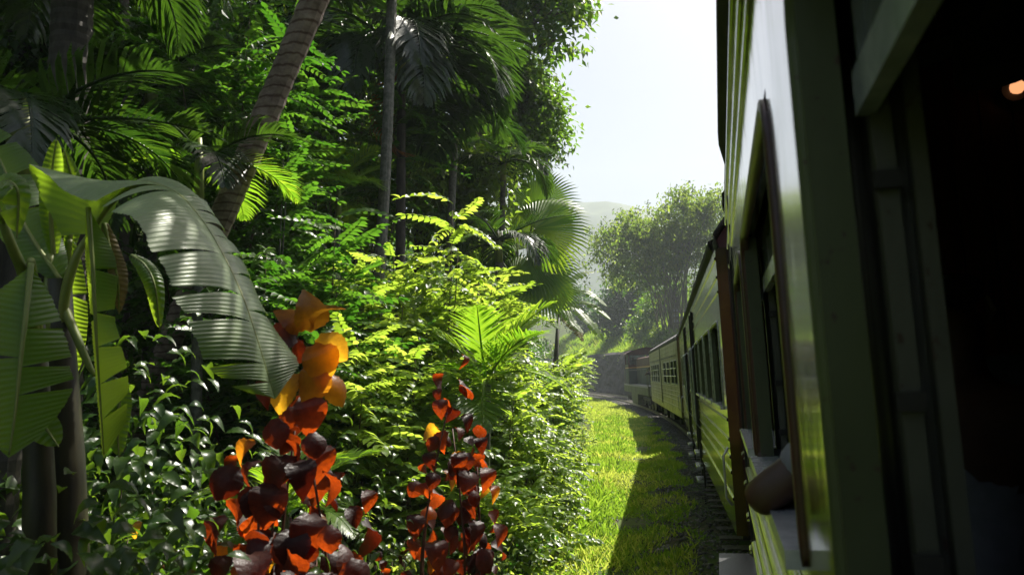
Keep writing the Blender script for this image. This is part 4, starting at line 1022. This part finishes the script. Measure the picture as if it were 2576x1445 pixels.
# ------------------------------------------------------------------ copper-leaved plants
def copper(label, px, dist, tops, per, seed, size=.19, altp=.15):
    return leafy_shrub('copper_leaf_plant', label, base_at(px, dist), [at(*t) for t in tops], COPM, size, per, M_redstem, 'copper-leaved plants', droop=1.15, low=.42, seed=seed, r0=.014, alt=COPO, altp=altp, pet=.06, face=(.3, -.45, .0), ns=12)
copper('tall copper-leaved plant whose glowing orange top leaves touch the tip of the long banana leaf', 730, 3.5,
       [(775,800,3.35),(745,900,3.3),(690,1000,3.3),(640,1030,3.4),(700,1040,3.35),(655,1090,3.4),(640,1180,3.45)], 18, 1, altp=.10)
copper('dark copper-leaved plant at the bottom edge below the tip of the long banana leaf', 640, 3.1,
       [(600,1290,3.0),(680,1330,3.0),(760,1310,3.1),(820,1260,3.2),(640,1400,2.9)], 20, 2, altp=.03)
copper('copper-leaved plant with curled greyish leaves beside the young green palm fronds', 850, 3.7,
       [(845,1110,3.6),(870,1180,3.6),(800,1190,3.7)], 16, 3, altp=.06)
copper('copper-leaved plant standing alone in the middle against bright green feathery leaves', 1130, 5.6,
       [(1160,865,5.4),(1120,915,5.5),(1195,1030,5.4),(1105,1050,5.5),(1190,1090,5.45),(1140,1150,5.5)], 19, 4, size=.18, altp=.10)
copper('low copper-leaved plant with a few orange leaves at the bottom left corner', 350, 2.95, [(370,1420,2.85),(440,1440,2.8)], 7, 5, size=.13, altp=.5)
copper('small rusty copper-leaved plant half buried among glossy coffee leaves', 380, 4.4, [(385,1235,4.2),(400,1310,4.2)], 8, 6, size=.12, altp=.3)
copper('small red-leaved plant in the shade between the dark stems and the grass', 960, 5.6, [(985,1340,5.4),(940,1370,5.4)], 8, 7, size=.12, altp=.3)

cop1 = [o_ for o_ in COL.objects if o_.name == 'copper_leaf_plant'][0]
cb_ = Vector(cop1.location)
for k, (px, py, dx, dy, s_, t_) in enumerate(((768,830,.12,1,.165,0),(752,835,-.55,.8,.12,1),(790,825,.75,.9,.15,0),(785,870,.5,-1,.165,1),(775,925,.1,-1,.165,0),(800,850,1,-.9,.15,2),(745,850,-1,.1,.13,1),(742,940,-.6,-1,.17,0),(765,1000,.3,-1,.15,1))):
    P_ = at(px, py, 3.34) - cb_; c0_ = at(px, py, 3.34); c1_ = at(px + dx * 100, py - dy * 100, 3.30)
    place('leaf', (COPO if k not in (8, 6) else COPM)[t_], cop1, P_, c1_ - c0_, (CAM - c0_).normalized() + Vector((.9 * math.sin(k * 2.3), .5 * math.cos(k * 3.1), .5 + .4 * math.sin(k))), s_)
# ------------------------------------------------------------------ glossy coffee bushes
cof = [
 (60,1330,2.75,'glossy coffee bush filling the bottom left corner',.12), (190,1190,3.3,'glossy coffee bush in front of the dark banana stem',.13), (60,1190,3.2,'coffee bush below the big dark banana leaf at the left edge',.12),
 (340,1170,3.5,'coffee bush with sunlit drooping leaves right of the banana stem',.13), (250,1380,2.8,'low coffee bush at the bottom, right of the bottom left corner bush',.12), (450,1260,3.7,'coffee bush left of the lowest dark copper leaves',.12),
 (330,960,4.7,'dark coffee bush behind the hanging lime banana leaf',.14), (430,880,5.0,'dark coffee bush directly under the arch of the long banana leaf',.14), (560,1040,4.7,'coffee bush with pale sunlit leaves below the banana leaf tip',.12),
 (480,1150,4.1,'dark glossy coffee bush between the banana plant and the copper leaves',.13), (350,790,5.4,'coffee bush high behind the banana stems',.14), (720,1180,4.9,'coffee bush behind the tall copper-leaved plant',.11), (560,1300,3.6,'coffee bush under the dark copper leaves',.11),
 (960,1080,6.2,'bushy shrub of small glossy leaves left of the lone copper-leaved plant',.09), (930,1230,5.3,'low glossy shrub in deep shade right of the curled copper leaves',.09), (800,1010,5.8,'glossy shrub right of the orange copper leaves',.10),
]
for i, (px, py, d, lab, sz) in enumerate(cof):
    rr = random.Random(i + 50); sp = 130 * 3.4 / d
    tops = [at(px + rr.uniform(-1, 1) * sp, py + abs(rr.gauss(0, 1)) * 45 + k * 18, d + rr.uniform(-.35, .35)) for k in range(6)]
    leafy_shrub('coffee_bush', lab, base_at(px, d), tops, COFM, sz * 1.4, 38, M_twig, 'glossy-leaved bushes on the bank', droop=.28, low=.12, seed=i, r0=.007, pet=.03, face=(.35, -.35, .2), rad=.26, ns=10)

# ------------------------------------------------------------------ feather-leaved shrubs
pinnate_shrub('tallest feathery shrub in the middle, its lime top lit by the sun', 1120, 530, 9.3, .85, 7, 300, sc=1.15, seed=1)
pinnate_shrub('lime feathery shrub right of the tallest one, before the fan palms', 1225, 700, 10.4, .8, 6, 247, sc=1.1, seed=2)
pinnate_shrub('lime feathery shrub left of the tallest sunlit one', 970, 640, 8.6, .8, 6, 285, sc=1.1, seed=3)
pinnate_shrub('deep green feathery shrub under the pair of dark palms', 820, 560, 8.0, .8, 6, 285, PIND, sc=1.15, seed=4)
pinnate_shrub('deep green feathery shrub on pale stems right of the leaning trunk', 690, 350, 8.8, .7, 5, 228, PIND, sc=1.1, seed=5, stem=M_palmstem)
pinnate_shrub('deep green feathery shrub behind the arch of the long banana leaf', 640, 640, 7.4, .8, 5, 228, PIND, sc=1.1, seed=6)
pinnate_shrub('sunlit feathery shrub right of the orange copper leaves', 880, 850, 6.9, .7, 6, 228, seed=7, sc=1.05)
pinnate_shrub('sunlit feathery shrub just left of the lone copper-leaved plant', 1030, 880, 7.6, .7, 6, 209, seed=8)
pinnate_shrub('sunlit feathery shrub at the foot of the young bright palm', 1290, 900, 10.8, .6, 6, 228, seed=9, tilt=-.15)
pinnate_shrub('rounded feathery shrub at the edge of the grass, right of the young bright palm', 1390, 905, 13.8, .7, 7, 285, seed=10, tilt=-.1)
pinnate_shrub('feathery shrub forming the hedge corner closest to the track bend', 1432, 890, 36, .9, 7, 150, seed=11, sc=1.15)
pinnate_shrub('farther feathery shrub peeping out behind the hedge corner', 1452, 880, 51, 1.2, 6, 120, seed=12, sc=1.5)
pinnate_shrub('most distant feathery shrub beside the bend of the line', 1470, 890, 72, 1.6, 6, 110, seed=13, sc=2.0)
pinnate_shrub('feathery shrub with long bare stems right of the lone copper-leaved plant', 1270, 990, 9.2, .55, 6, 228, seed=14, tilt=.1)
pinnate_shrub('low feathery shrub spilling onto the sunny grass edge', 1370, 1100, 10.8, .55, 6, 171, seed=15, low=.1, tilt=-.1)
pinnate_shrub('low feathery shrub at the grass edge near the bottom of the view', 1230, 1190, 7.9, .6, 6, 190, seed=16, low=.1)
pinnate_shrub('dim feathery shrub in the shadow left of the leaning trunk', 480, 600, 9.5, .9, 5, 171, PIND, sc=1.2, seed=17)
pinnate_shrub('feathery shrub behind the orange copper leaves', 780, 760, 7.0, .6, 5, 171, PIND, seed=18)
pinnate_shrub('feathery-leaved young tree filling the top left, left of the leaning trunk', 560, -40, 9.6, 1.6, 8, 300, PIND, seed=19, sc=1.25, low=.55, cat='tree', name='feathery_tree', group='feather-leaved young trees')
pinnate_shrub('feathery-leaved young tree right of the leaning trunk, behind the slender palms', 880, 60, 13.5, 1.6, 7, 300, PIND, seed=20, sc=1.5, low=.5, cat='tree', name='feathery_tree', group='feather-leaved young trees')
pinnate_shrub('thin feathery-leaved young tree between the two slender dark palms', 1085, 330, 24, .9, 5, 130, PIN, seed=21, sc=1.2, low=.35, cat='tree', name='feathery_tree', group='feather-leaved young trees')

# ------------------------------------------------------------------ palms
def top_at(px, py, d): return at(px, py, d)
palm('dark palm with heavy drooping fronds in the upper middle', base_at(1010, 12.5), top_at(1010, 200, 13.2), .09, .07, 20, 2.45, seed=2, up=.85, dead=1, mat=M_barkd, meshes=[PF[1], PF[2], PF[2]])
palm('slender pale ringed trunk rising out of view before the drooping palm', base_at(915, 10.4), top_at(1000, -640, 14.2), .085, .065, 8, 1.5, bend=(.12, 0), seed=3, mat=M_palmstem)
palm('short dark palm right of the pair, its crown against the leafy tree', base_at(1105, 14.3), top_at(1143, 360, 14.8), .095, .07, 11, 1.6, seed=4, up=.7)
palm('thin palm whose black fronds reach to the white sky', base_at(1245, 16.2), top_at(1266, 455, 16.6), .085, .06, 11, 1.55, seed=5, up=.3)
palm('low palm with glinting drooping fronds beside the fan palm', base_at(1262, 14.4), top_at(1255, 660, 14.4), .09, .07, 10, 1.45, seed=6, up=.5)
palm('young palm with bright yellow green upright fronds in the middle of the shrubs', base_at(1222, 8.0), top_at(1228, 965, 8.0), .035, .03, 11, 1.08, seed=7, up=1.9, meshes=PFY, group='young palms in the undergrowth', rings=30, shaft=False)
palm('seedling palm with narrow bright leaflets between the copper-leaved plants', base_at(725, 4.3), top_at(722, 1290, 4.2), .02, .016, 8, .52, seed=8, up=1.6, meshes=PFY, group='young palms in the undergrowth', rings=24, shaft=False)
palm('young palm with yellow tipped fronds below the leafy tree', base_at(838, 11.2), top_at(850, 560, 11), .05, .04, 8, 1.0, seed=9, up=1.7, meshes=PFY, group='young palms in the undergrowth', rings=30)
palm('thick black-trunked palm at the top left with blue glinting fronds', base_at(175, 6.6), top_at(185, -60, 7.4), .165, .15, 15, 1.5, seed=10, up=.9, mat=M_barkd)
palm('palm behind the banana plant with long separate leaflets arching to the right', base_at(40, 5.6), top_at(50, 470, 5.9), .10, .09, 10, 1.25, seed=11, up=.5, mat=M_barkd)
palm('palm half hidden in the dark left of the leaning trunk', base_at(380, 10.5), top_at(380, 300, 11.2), .09, .08, 12, 1.7, seed=12, up=.6)
palm('low palm whose thin leaflets arch below the foot of the leaning trunk', base_at(520, 6.9), top_at(500, 520, 7.0), .05, .04, 8, 1.0, seed=13, up=.3, meshes=[PF[0], PF[1], PFY[1]])
palm('tall palm hidden in shade at the very top, right of the leaning trunk', base_at(850, 16), top_at(840, 110, 17.5), .12, .10, 14, 2.6, seed=14, up=.6, dead=2)
palm('palm with limp fronds under the white-lit leafy tree', base_at(1210, 20), top_at(1215, 250, 21.5), .12, .10, 12, 2.0, seed=15, up=.5, dead=4)
c0 = base_at(320, 9.4)
palm('thick leaning coconut trunk with pale ring scars crossing the top left', c0, at(1107, -740, 6.9), .122, .105, 10, 2.0, bend=(0, 0), seed=16, mat=M_coco, up=.5, rings=60, dead=0, group=None, cat='coconut palm', name='coconut_palm', shaft=False)

# fan palm
def fan_mesh(seed):
    r = np.random.default_rng(seed); b = Bulk(); N = 46; span = R_(230)
    aa = np.linspace(-span / 2, span / 2, N + 1)
    for i in range(N):
        a0, a1 = aa[i], aa[i+1]; am = (a0 + a1) / 2
        Lr = .86 + .14 * math.cos(am) + r.uniform(-.04, .03); j = .62
        def P(a, q, z): return (math.sin(a) * q, math.cos(a) * q, z - .20 * q * q * (1 + .6 * abs(am)))
        V = [P(am, 0, 0), P(a0, j, .02), P(am, j, -.012), P(a1, j, .02), P((a0 + am) / 2, .82 * Lr + .0, .005), P((am + a1) / 2, .82 * Lr, .005), P(am + r.uniform(-.01, .01), Lr, -.05 - .05 * r.random())]
        b.raw(V, [[0,2,1],[0,3,2],[1,2,4],[2,3,5],[2,5,4],[4,5,6]], r.random() * .3)
    return b.mesh('fan_leaf', LM['palmy'])
FANS = [fan_mesh(i) for i in range(2)]
fb = base_at(1322, 18.5)
fan_p = empty('fan_palm', 'fan palm with huge pleated round leaves glowing against the sky', 'fan palm', fb)
MB().tube([(0,0,0), tuple(at(1310, 800, 18.5) - fb)], [.2, .17], 12).obj('trunk', M_barkd, fan_p)
hub = at(1312, 760, 18.5) - fb
for i, (px, py, d, dx, dz, sc, ny) in enumerate(((1345,575,18.0,1.0,.25,1.42,-.9),(1330,650,17.8,1.0,-.35,1.35,-.8),(1300,610,18.6,.1,1.0,1.35,-.9),(1345,520,18.9,.6,.8,1.2,-.7),(1260,640,18.4,-.9,.5,1.25,-.8),(1360,700,17.7,.9,-.6,1.2,-.6),(1290,700,18.0,-.2,.4,1.1,-.9))):
    c = at(px, py, d) - fb
    MB().tube(spline([hub, hub.lerp(c, .5) + Vector((0, 0, .1)), c], 6), [.03, .028, .026, .024, .022, .02], 6).obj('petiole', M_greenstem, fan_p)
    place('leaf', FANS[i % 2], fan_p, c, Vector((dx, .15, dz)), Vector((.25, ny, .45)), sc)
# ------------------------------------------------------------------ taller trees behind
def T_(px, py, d, r): return (at(px, py, d), r)
limb_tree('leafy tree at the top right of the jungle with white sky showing through it', base_at(1175, 20), [base_at(1175, 20), at(1190, 400, 20.5), at(1170, 150, 21.5), at(1190, -60, 23)],
    [T_(1180,40,22,1.5),T_(1270,90,21.5,1.3),T_(1340,40,21.5,1.1),T_(1405,20,21,.75),T_(1440,20,21,.45),T_(1370,-60,22,1.2),T_(1270,-60,22,1.4),T_(1100,60,21,1.2),T_(1200,190,21,1.0),T_(1060,-30,21,1.5),T_(1300,150,21,.8),T_(1400,100,21,.5)],
    8500, .25, LM['tree'], M_bark, r0=.26, seed=3, cl=.26)
limb_tree('rounded dark leafy tree against the sky just above the fan palm', base_at(1300, 22), [base_at(1300, 22), at(1290, 500, 22), at(1310, 350, 22.5)],
    [T_(1310,260,22,1.0),T_(1345,320,22,.9),T_(1385,275,22,.45),T_(1280,340,21.5,1.0),T_(1320,400,21.5,.75),T_(1380,360,22,.4),T_(1240,280,22,1.0),T_(1330,190,22.5,.6)],
    11000, .19, LM['tree'], M_bark, r0=.2, seed=4, cl=.24)
limb_tree('dark leafy tree behind the drooping palm', base_at(1060, 17), [base_at(1060, 17), at(1070, 500, 18), at(1090, 250, 19)],
    [T_(1120,470,17,1.0),T_(1060,420,17,1.2),T_(1160,560,17,.9),T_(1180,420,17.5,1.1),T_(960,480,16,1.2)], 9000, .2, LM['tree'], M_barkd, seed=5)
limb_tree('tall tree in deep shade filling the top centre', base_at(940, 22), [base_at(940, 22), at(930, 400, 23), at(930, 60, 25)],
    [T_(930,60,24,2.4),T_(820,0,24,2.4),T_(1010,-20,24,2.2),T_(760,180,23,2.3),T_(900,250,22,2.2),T_(1030,200,22,1.8),T_(760,380,20,2.0)], 9000, .22, LM['tree'], M_barkd, r0=.35, seed=6, cl=.42)
limb_tree('tall tree in deep shade behind the leaning trunk', base_at(600, 17), [base_at(600, 17), at(590, 400, 18), at(600, 0, 20)],
    [T_(600,100,18,2.4),T_(480,-20,18,2.2),T_(700,20,19,2.2),T_(560,330,16,2.0),T_(420,200,16,2.0),T_(660,250,17,1.8)], 9000, .20, LM['tree'], M_barkd, r0=.3, seed=7, cl=.4)
limb_tree('shadowy tree at the top left corner behind the blue glinting palm', base_at(120, 12), [base_at(120, 12), at(130, 300, 12.5), at(130, -50, 13.5)],
    [T_(60,60,12.5,1.8),T_(250,100,13,1.8),T_(120,300,12,1.6),T_(330,330,13,1.6),T_(-60,300,12,1.8),T_(300,-40,13.5,1.8),(Vector((-6.2,9,11.5)),2.6),(Vector((-7.5,4.5,10.5)),2.6),(Vector((-5.0,12.2,12.4)),1.9),(Vector((-8,13,13.5)),2.8)], 24000, .2, LM['dark'], M_barkd, r0=.26, seed=8, cl=.36)  # the Vector crown masses are out of view, added to shade the upper left
for i, (px, d, py, r_, lab) in enumerate(((885,15,-60,.08,'thin dark trunk at the top centre, left of the ringed pale trunk'), (300,10,-40,.07,'thin grey trunk at the top left, right of the thick black palm'), (1040,17,-60,.10,'straight dark trunk rising behind the drooping palm'), (470,13,-60,.09,'dark trunk left of the leaning coconut trunk'), (770,14,100,.07,'thin dark trunk right of the leaning coconut trunk'))):
    b = base_at(px, d); T = at(px + 12, py, d * 1.15) - b
    rt = empty('jungle_tree', lab, 'tree', b, group='bare trunks in the jungle')
    MB().tube(spline([(0,0,-.2), T * .5 + Vector((.1, 0, 0)), T], 24), list(np.linspace(r_ * 1.3, r_ * .8, 24)), 9).obj('trunk', M_barkd if i != 1 else M_bark, rt, smooth=True)
    cb = Bulk(); rg_ = np.random.default_rng(i + 31); N = 900
    cc = np.array(T) + rg_.normal(size=(N, 3)) * np.array([.9, .9, .7])
    cb.add(*LF2, frames(norm(rg_.normal(size=(N, 3)) + np.array([0, 0, -.5])), rg_.normal(size=(N, 3)) * .5 + np.array([0, 0, 1.])), cc, .17 * rg_.uniform(.7, 1.2, N), rg_.random(N) * .4)
    c_ = link('crown', cb.mesh('crown', LM['dark']), rt); c_['kind'] = 'stuff'

# undergrowth covering the slope: nobody could count it
rg = np.random.default_rng(99)
def under(n, sf, lf, hf, size, mat, name, label, seed, shape=LF2, dr=.45, clump=9):
    rg = np.random.default_rng(seed); P = []; m = n // clump
    for i in range(m):
        s = sf(rg); l = lf(rg, s); h = hf(rg, s, l); p = track(s, l); g = hz(s, l)
        P.append((p.x, p.y, g + h))
    P = np.repeat(np.array(P), clump, 0); N = len(P); P = P + rg.normal(size=(N, 3)) * np.array([.22, .22, .18]) * (size / .16)
    b = Bulk(); d = norm(rg.normal(size=(N, 3)) + np.array([.25, -.2, -dr])); nn = rg.normal(size=(N, 3)) * .5 + np.array([.1, 0, 1.])
    t = np.repeat(rg.random(m), clump)[:N] * .5 + rg.random(N) * .3
    b.add(*shape, frames(d, nn), P, size * rg.uniform(.6, 1.3, N), t)
    o_ = link(name, b.mesh(name, mat)); setp(o_, label, 'undergrowth', kind='stuff'); return o_
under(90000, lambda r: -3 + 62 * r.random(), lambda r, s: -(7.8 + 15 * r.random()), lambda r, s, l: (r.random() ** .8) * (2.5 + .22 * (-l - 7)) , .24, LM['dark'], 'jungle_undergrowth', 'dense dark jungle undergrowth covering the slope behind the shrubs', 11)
under(45000, lambda r: 0 + 45 * r.random(), lambda r, s: -(5.4 + 1.0*(s<3) + 2.6 * r.random()), lambda r, s, l: (r.random() ** .9) * (1.0 + .35 * (-l - 5)), .10, LM['glird'], 'low_undergrowth', 'small-leaved green undergrowth among the shrubs on the bank', 12)
under(26000, lambda r: 4 + 30 * r.random() ** 1.3, lambda r, s: -(4.3 - .35 * sm(20, 6, s) + 1.0 * r.random() + .2 * math.sin(s)), lambda r, s, l: (r.random() ** 1.2) * .55 * min(1.6, max(.25, (-l - 3.8))), .055, LM['grass'], 'weeds', 'tangle of small-leaved weeds along the edge of the grass', 13, dr=.1, clump=7)

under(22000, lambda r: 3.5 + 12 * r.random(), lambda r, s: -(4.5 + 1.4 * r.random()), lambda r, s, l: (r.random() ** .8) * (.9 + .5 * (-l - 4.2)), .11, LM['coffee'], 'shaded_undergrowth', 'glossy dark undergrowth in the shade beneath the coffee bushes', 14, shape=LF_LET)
# low leafy weeds as plants of their own at the grass edge
def weed(label, px, py, d, size, n, mat, seed, spread=.45):
    rr = np.random.default_rng(seed); b = base_at(px, d); top = height_at(px, py, d) - b.z
    root = empty('weedy_shrub', label, 'shrub', b, group='weedy shrubs along the grass edge'); st = MB(); cb = Bulk()
    for k in range(9):
        a = rr.uniform(0, 2 * PI); q = spread * rr.uniform(.2, 1); h = top * rr.uniform(.6, 1)
        pts = spline([(0,0,0), (q * .4 * math.cos(a), q * .4 * math.sin(a), h * .6), (q * math.cos(a), q * math.sin(a), h)], 10); st.tube(pts, list(np.linspace(.009, .002, 10)), 4)
        m = n // 9; t = rr.uniform(.15, 1, m); Pp = np.array([pts[min(9, int(x * 9))] for x in t]) + rr.normal(size=(m, 3)) * .07
        cb.add(*LF_LET, frames(norm(rr.normal(size=(m, 3)) + np.array([0, 0, -.1])), rr.normal(size=(m, 3)) * .5 + np.array([0, 0, 1.])), Pp, size * rr.uniform(.6, 1.2, m), rr.random(m) * .5)
    s_ = st.obj('stems', M_twig, root, smooth=True); s_['kind'] = 'stuff'
    c_ = link('foliage', cb.mesh('foliage', mat), root); c_['kind'] = 'stuff'; return root
WD = [(1080,1260,6.6,'weedy shrub in half shade below the lone copper-leaved plant'),(1180,1330,6.9,'weedy shrub at the bottom, right of the lone copper-leaved plant'),(1010,1400,5.9,'weedy shrub at the bottom edge left of the middle'),(1290,1300,8.0,'sun-flecked weedy shrub where the grass begins at the bottom'),
      (1390,1230,10.2,'weedy shrub leaning over the bright grass'),(1120,1400,6.2,'weedy shrub at the bottom edge in the middle'),(1250,1400,7.0,'low weedy shrub at the bottom edge next to the grass'),(880,1390,5.0,'shaded weedy shrub beside the dark copper leaves at the bottom'),(1340,1360,8.6,'low pale weedy shrub at the very edge of the shadowed grass'),
      (1420,1120,14.0,'weedy shrub with brownish stems at the foot of the hedge'),(1455,1050,19.0,'small weedy shrub under the hedge corner')]
for i, (px, py, d, lab) in enumerate(WD): weed(lab, px, py, d, .062, 900, LM['grass'] if i % 3 else LM['glird'], 200 + i)

# grass on the strip beside the train
def blades(n, sf, lf, hh, seed, mat, name, label, wid=.09, gfun=hz, lean=.5):
    rr = np.random.default_rng(seed); s = sf(rr, n); l = lf(rr, s)
    keep = np.array([mn.noise(Vector((a * .9, b * 1.3, 0))) > -.36 + .5 * rr.random() - .25 * (b < -3) for a, b in zip(s, l)]); s = s[keep]; l = l[keep]; n = len(s)
    th_ = s / RAD; x = CX + (RAD + l) * np.cos(th_); y = YM + (RAD + l) * np.sin(th_); z = np.array([gfun(a, b) for a, b in zip(s, l)])
    d = np.stack([rr.normal(size=n) * lean, rr.normal(size=n) * lean, np.ones(n)], -1); nn = np.stack([rr.normal(size=n), rr.normal(size=n), np.full(n, .2)], -1)
    patch = np.array([mn.noise(Vector((a * .5, b * .5, 5))) for a, b in zip(s, l)])
    TV = np.array([[-wid, 0, 0], [wid, 0, 0], [wid * .5, .55, .03], [0, 1, .18]]); TF = np.array([[0,1,2],[0,2,3]])
    b = Bulk(); b.add(TV, TF, frames(d, nn), np.stack([x, y, z - .01], -1), hh(s, l, rr) * (1 + .5 * patch), np.clip(.3 + patch * .5 + .25 * rr.random(n), 0, .95))
    o_ = link(name, b.mesh(name, mat)); setp(o_, label, 'grass', kind='stuff'); return o_
def edge_l(s): return -(4.7 - .9 * np.clip((16 - s) / 12, 0, 1))
blades(150000, lambda r, n: 4 + 44 * r.random(n) ** 1.5, lambda r, s: edge_l(s) + (edge_l(s) * -1 - 1.75 + .25 * np.sin(s * 2.1) * r.random(len(s))) * r.random(len(s)) ** 1.1, lambda s, l, r: (.042 + .0017 * s) * r.uniform(.5, 1.8, len(s)) * (1 + .8 * (l < -3.4)), 21, LM['grass'], 'trackside_grass', 'short bright grass on the strip beside the train', wid=.15, lean=.8)
blades(45000, lambda r, n: 44 + 75 * r.random(n), lambda r, s: -5.2 + 3.1 * r.random(len(s)), lambda s, l, r: .16 * r.uniform(.6, 1.6, len(s)), 22, LM['grass'], 'distant_trackside_grass', 'grass along the bend of the line beyond the hedge', wid=.16, lean=.8)
blades(14000, lambda r, n: 5 + 26 * r.random(n) ** 1.3, lambda r, s: edge_l(s) - .3 + 1.2 * r.random(len(s)), lambda s, l, r: .19 * r.uniform(.5, 1.5, len(s)), 23, LM['grass'], 'tall_grass', 'taller loose grass between the strip and the shrubs', wid=.035, lean=.45)
blades(9000, lambda r, n: 4 + 12 * r.random(n), lambda r, s: -1.7 - 1.6 * r.random(len(s)), lambda s, l, r: .12 * r.uniform(.5, 1.5, len(s)), 24, LM['grass'], 'shaded_tufts', 'darker leafy tufts of grass in the shadow of the coaches', wid=.08, lean=.7)
# bank beyond the locomotive
blades(70000, lambda r, n: 66 + 90 * r.random(n), lambda r, s: 5.4 + 10 * r.random(len(s)) ** 1.3, lambda s, l, r: .7 * r.uniform(.5, 1.5, len(s)), 25, LM['grass'], 'bank_grass', 'tall sunlit grass on top of the cutting beyond the locomotive', wid=.05, lean=.5)
M_rock = solid('cutting_rock', (.014,.012,.014), (.045,.036,.038), rough=.9, scale=1.4, bump=.08, bscale=3, stretch=(1,1,.35))
rows = []
for s in np.arange(60, 175, .7):
    row = []
    for j in range(17):
        z = -.3 + j * .36; nz_ = mn.fractal(Vector((s * .35, z * .9, 2.2)), 1, 2, 4)
        row.append(track(s, 4.35 + z * .22 + nz_ * .45 - (.35 if j == 16 else 0) * -1, z * (.25 + .75 * sm(60, 84, s))))
    rows.append(row)
o = MB().grid(rows).obj('rock_cutting_face', M_rock); setp(o, kind='structure')
def bush(label, base, blobs, n, ls, mat, seed, cl=.5): return limb_tree(label, base, [base, base.lerp(blobs[0][0], .4), base.lerp(blobs[0][0], .8)], blobs, n, ls, mat, M_bark, r0=.18, group='trees and bushes beyond the train', name='distant_tree', seed=seed, cl=cl)
def gb(px, d): p = at(px, 900, d); return Vector((p.x, p.y, gz(p.x, p.y)))
bush('dark round tree in the haze left of the bamboo', gb(1565, 122), [T_(1560,760,122,3.4),T_(1600,740,123,3.0),T_(1535,800,121,2.4),T_(1625,800,121,3.0),T_(1580,700,124,2.2),T_(1590,830,119,2.6)], 9000, .7, LM['dark'], 71, cl=.75)
bush('brighter hazy green tree under the leaning bamboo stems', gb(1650, 104), [T_(1650,780,104,2.6),T_(1690,740,105,2.8),T_(1620,830,102,2.0),T_(1720,800,103,2.4),T_(1680,840,100,2.2)], 7000, .55, LM['tree'], 72, cl=.65)
bush('low bush on top of the cutting above the locomotive cab', gb(1665, 84), [T_(1660,850,84,1.1),T_(1690,860,82,1.3),T_(1640,862,83,.8)], 3500, .3, LM['tree'], 73, cl=.35)
bush('pale tree with orange tinged leaves behind the dark round tree', gb(1600, 140), [T_(1600,690,140,2.2),T_(1570,700,140,1.6),T_(1640,680,141,2.4)], 3500, .6, LM['bamboo'], 74, cl=.7)
bush('far tree at the left of the bend, behind the torn banana leaves', gb(1500, 150), [T_(1500,830,150,3.2),T_(1470,800,150,3.2),T_(1530,850,148,2.4),T_(1440,760,152,4)], 5000, .7, LM['dark'], 75, cl=.8)
bush('leafy tree at the right end of the bamboo, over the middle coach', gb(1790, 92), [T_(1790,640,92,2.6),T_(1820,560,92,2.8),T_(1760,720,91,2.4),T_(1840,640,92,2.6),T_(1760,800,90,2.4),T_(1800,760,90,2.6)], 5500, .42, LM['tree'], 76, cl=.55)

# bamboo
def bamboo(label, px, d, heads, seed, per):
    rr = np.random.default_rng(seed); b = gb(px, d); root = empty('bamboo_clump', label, 'bamboo', b); lf = Bulk()
    for (hx, hy, hd) in heads:
        for k in range(per):
            T = at(hx + rr.normal() * 22, hy + rr.normal() * 22, hd + rr.normal() * 1.2) - b
            o0 = Vector((rr.normal() * .8, rr.normal() * .8, 0))
            pts = spline([o0, Vector((T.x * .22, T.y * .22, T.z * .50)) + o0, Vector((T.x * .60, T.y * .60, T.z * .88)) + o0 * .5, T, T + Vector((T.x * .22, T.y * .05, -abs(T.z) * .07))], 26)
            MB().tube(pts, list(np.linspace(.085, .015, 26)), 5, cap=False).obj('culm', M_bamb, root, smooth=True)
            m = 470; t = rr.uniform(.45, 1, m) ** .8 * 25; j = np.minimum(t.astype(int), 24)
            PA = np.array([tuple(p) for p in pts]); P = PA[j] + (PA[j+1] - PA[j]) * (t - j)[:, None]
            cid = rr.integers(0, 42, m); coff = rr.normal(size=(42, 3)) * np.array([1.25, 1.25, .8]); P = PA[(rr.integers(9, 26, 42))[cid]] + coff[cid] + rr.normal(size=(m, 3)) * .28
            dd = norm(rr.normal(size=(m, 3)) * .7 + np.array([0, 0, -.8])); nn = rr.normal(size=(m, 3)) * .6 + np.array([0, 0, 1.])
            lf.add(*LF2, frames(dd, nn), P, .46 * rr.uniform(.6, 1.2, m), rr.random(m) * .6)
    c_ = link('foliage', lf.mesh('foliage', LM['bamboo']), root); c_['kind'] = 'stuff'
bamboo('great bamboo clump arching over the line beyond the train, pale with haze', 1695, 88, [(1530,620,87),(1560,585,88),(1600,580,88),(1640,560,88),(1690,545,89),(1730,530,89),(1780,520,90),(1820,510,90),(1575,640,86),(1650,610,88),(1720,600,89),(1790,590,90)], 81, 4)

# telegraph pole
pb = gb(1712, 80); pole = empty('telegraph_pole', 'small telegraph pole with white insulators above the middle coach roof', 'telegraph pole', pb)
tp_ = at(1713, 778, 80) - pb
MB().tube([(0,0,0), tuple(tp_)], [.10, .07], 10).obj('pole', M_bark, pole)
for k in range(3):
    z = tp_.z - .25 - k * .55
    a_ = MB().box(tp_.x - .75, tp_.x + .75, tp_.y - .05, tp_.y + .05, z - .05, z + .05).obj('crossarm', M_bark, pole)
    for xx in (-.68, -.4, .4, .68): MB().tube([(tp_.x + xx, tp_.y, z + .05), (tp_.x + xx, tp_.y, z + .30)], [.05, .045], 8).obj('insulator', M_white, a_)

# ------------------------------------------------------------------ the air
m, t, n = nodes('haze_air'); v = n('ShaderNodeVolumePrincipled'); v.inputs['Density'].default_value = .0006; v.inputs['Color'].default_value = (.84,.92,1,1); v.inputs['Anisotropy'].default_value = .1
out = n('ShaderNodeOutputMaterial'); t.links.new(v.outputs[0], out.inputs['Volume'])
hb = MB().box(-760, 470, -330, 880, -4, 245).obj('haze', m); setp(hb, 'pale humid haze filling the valley air', 'haze', kind='stuff')
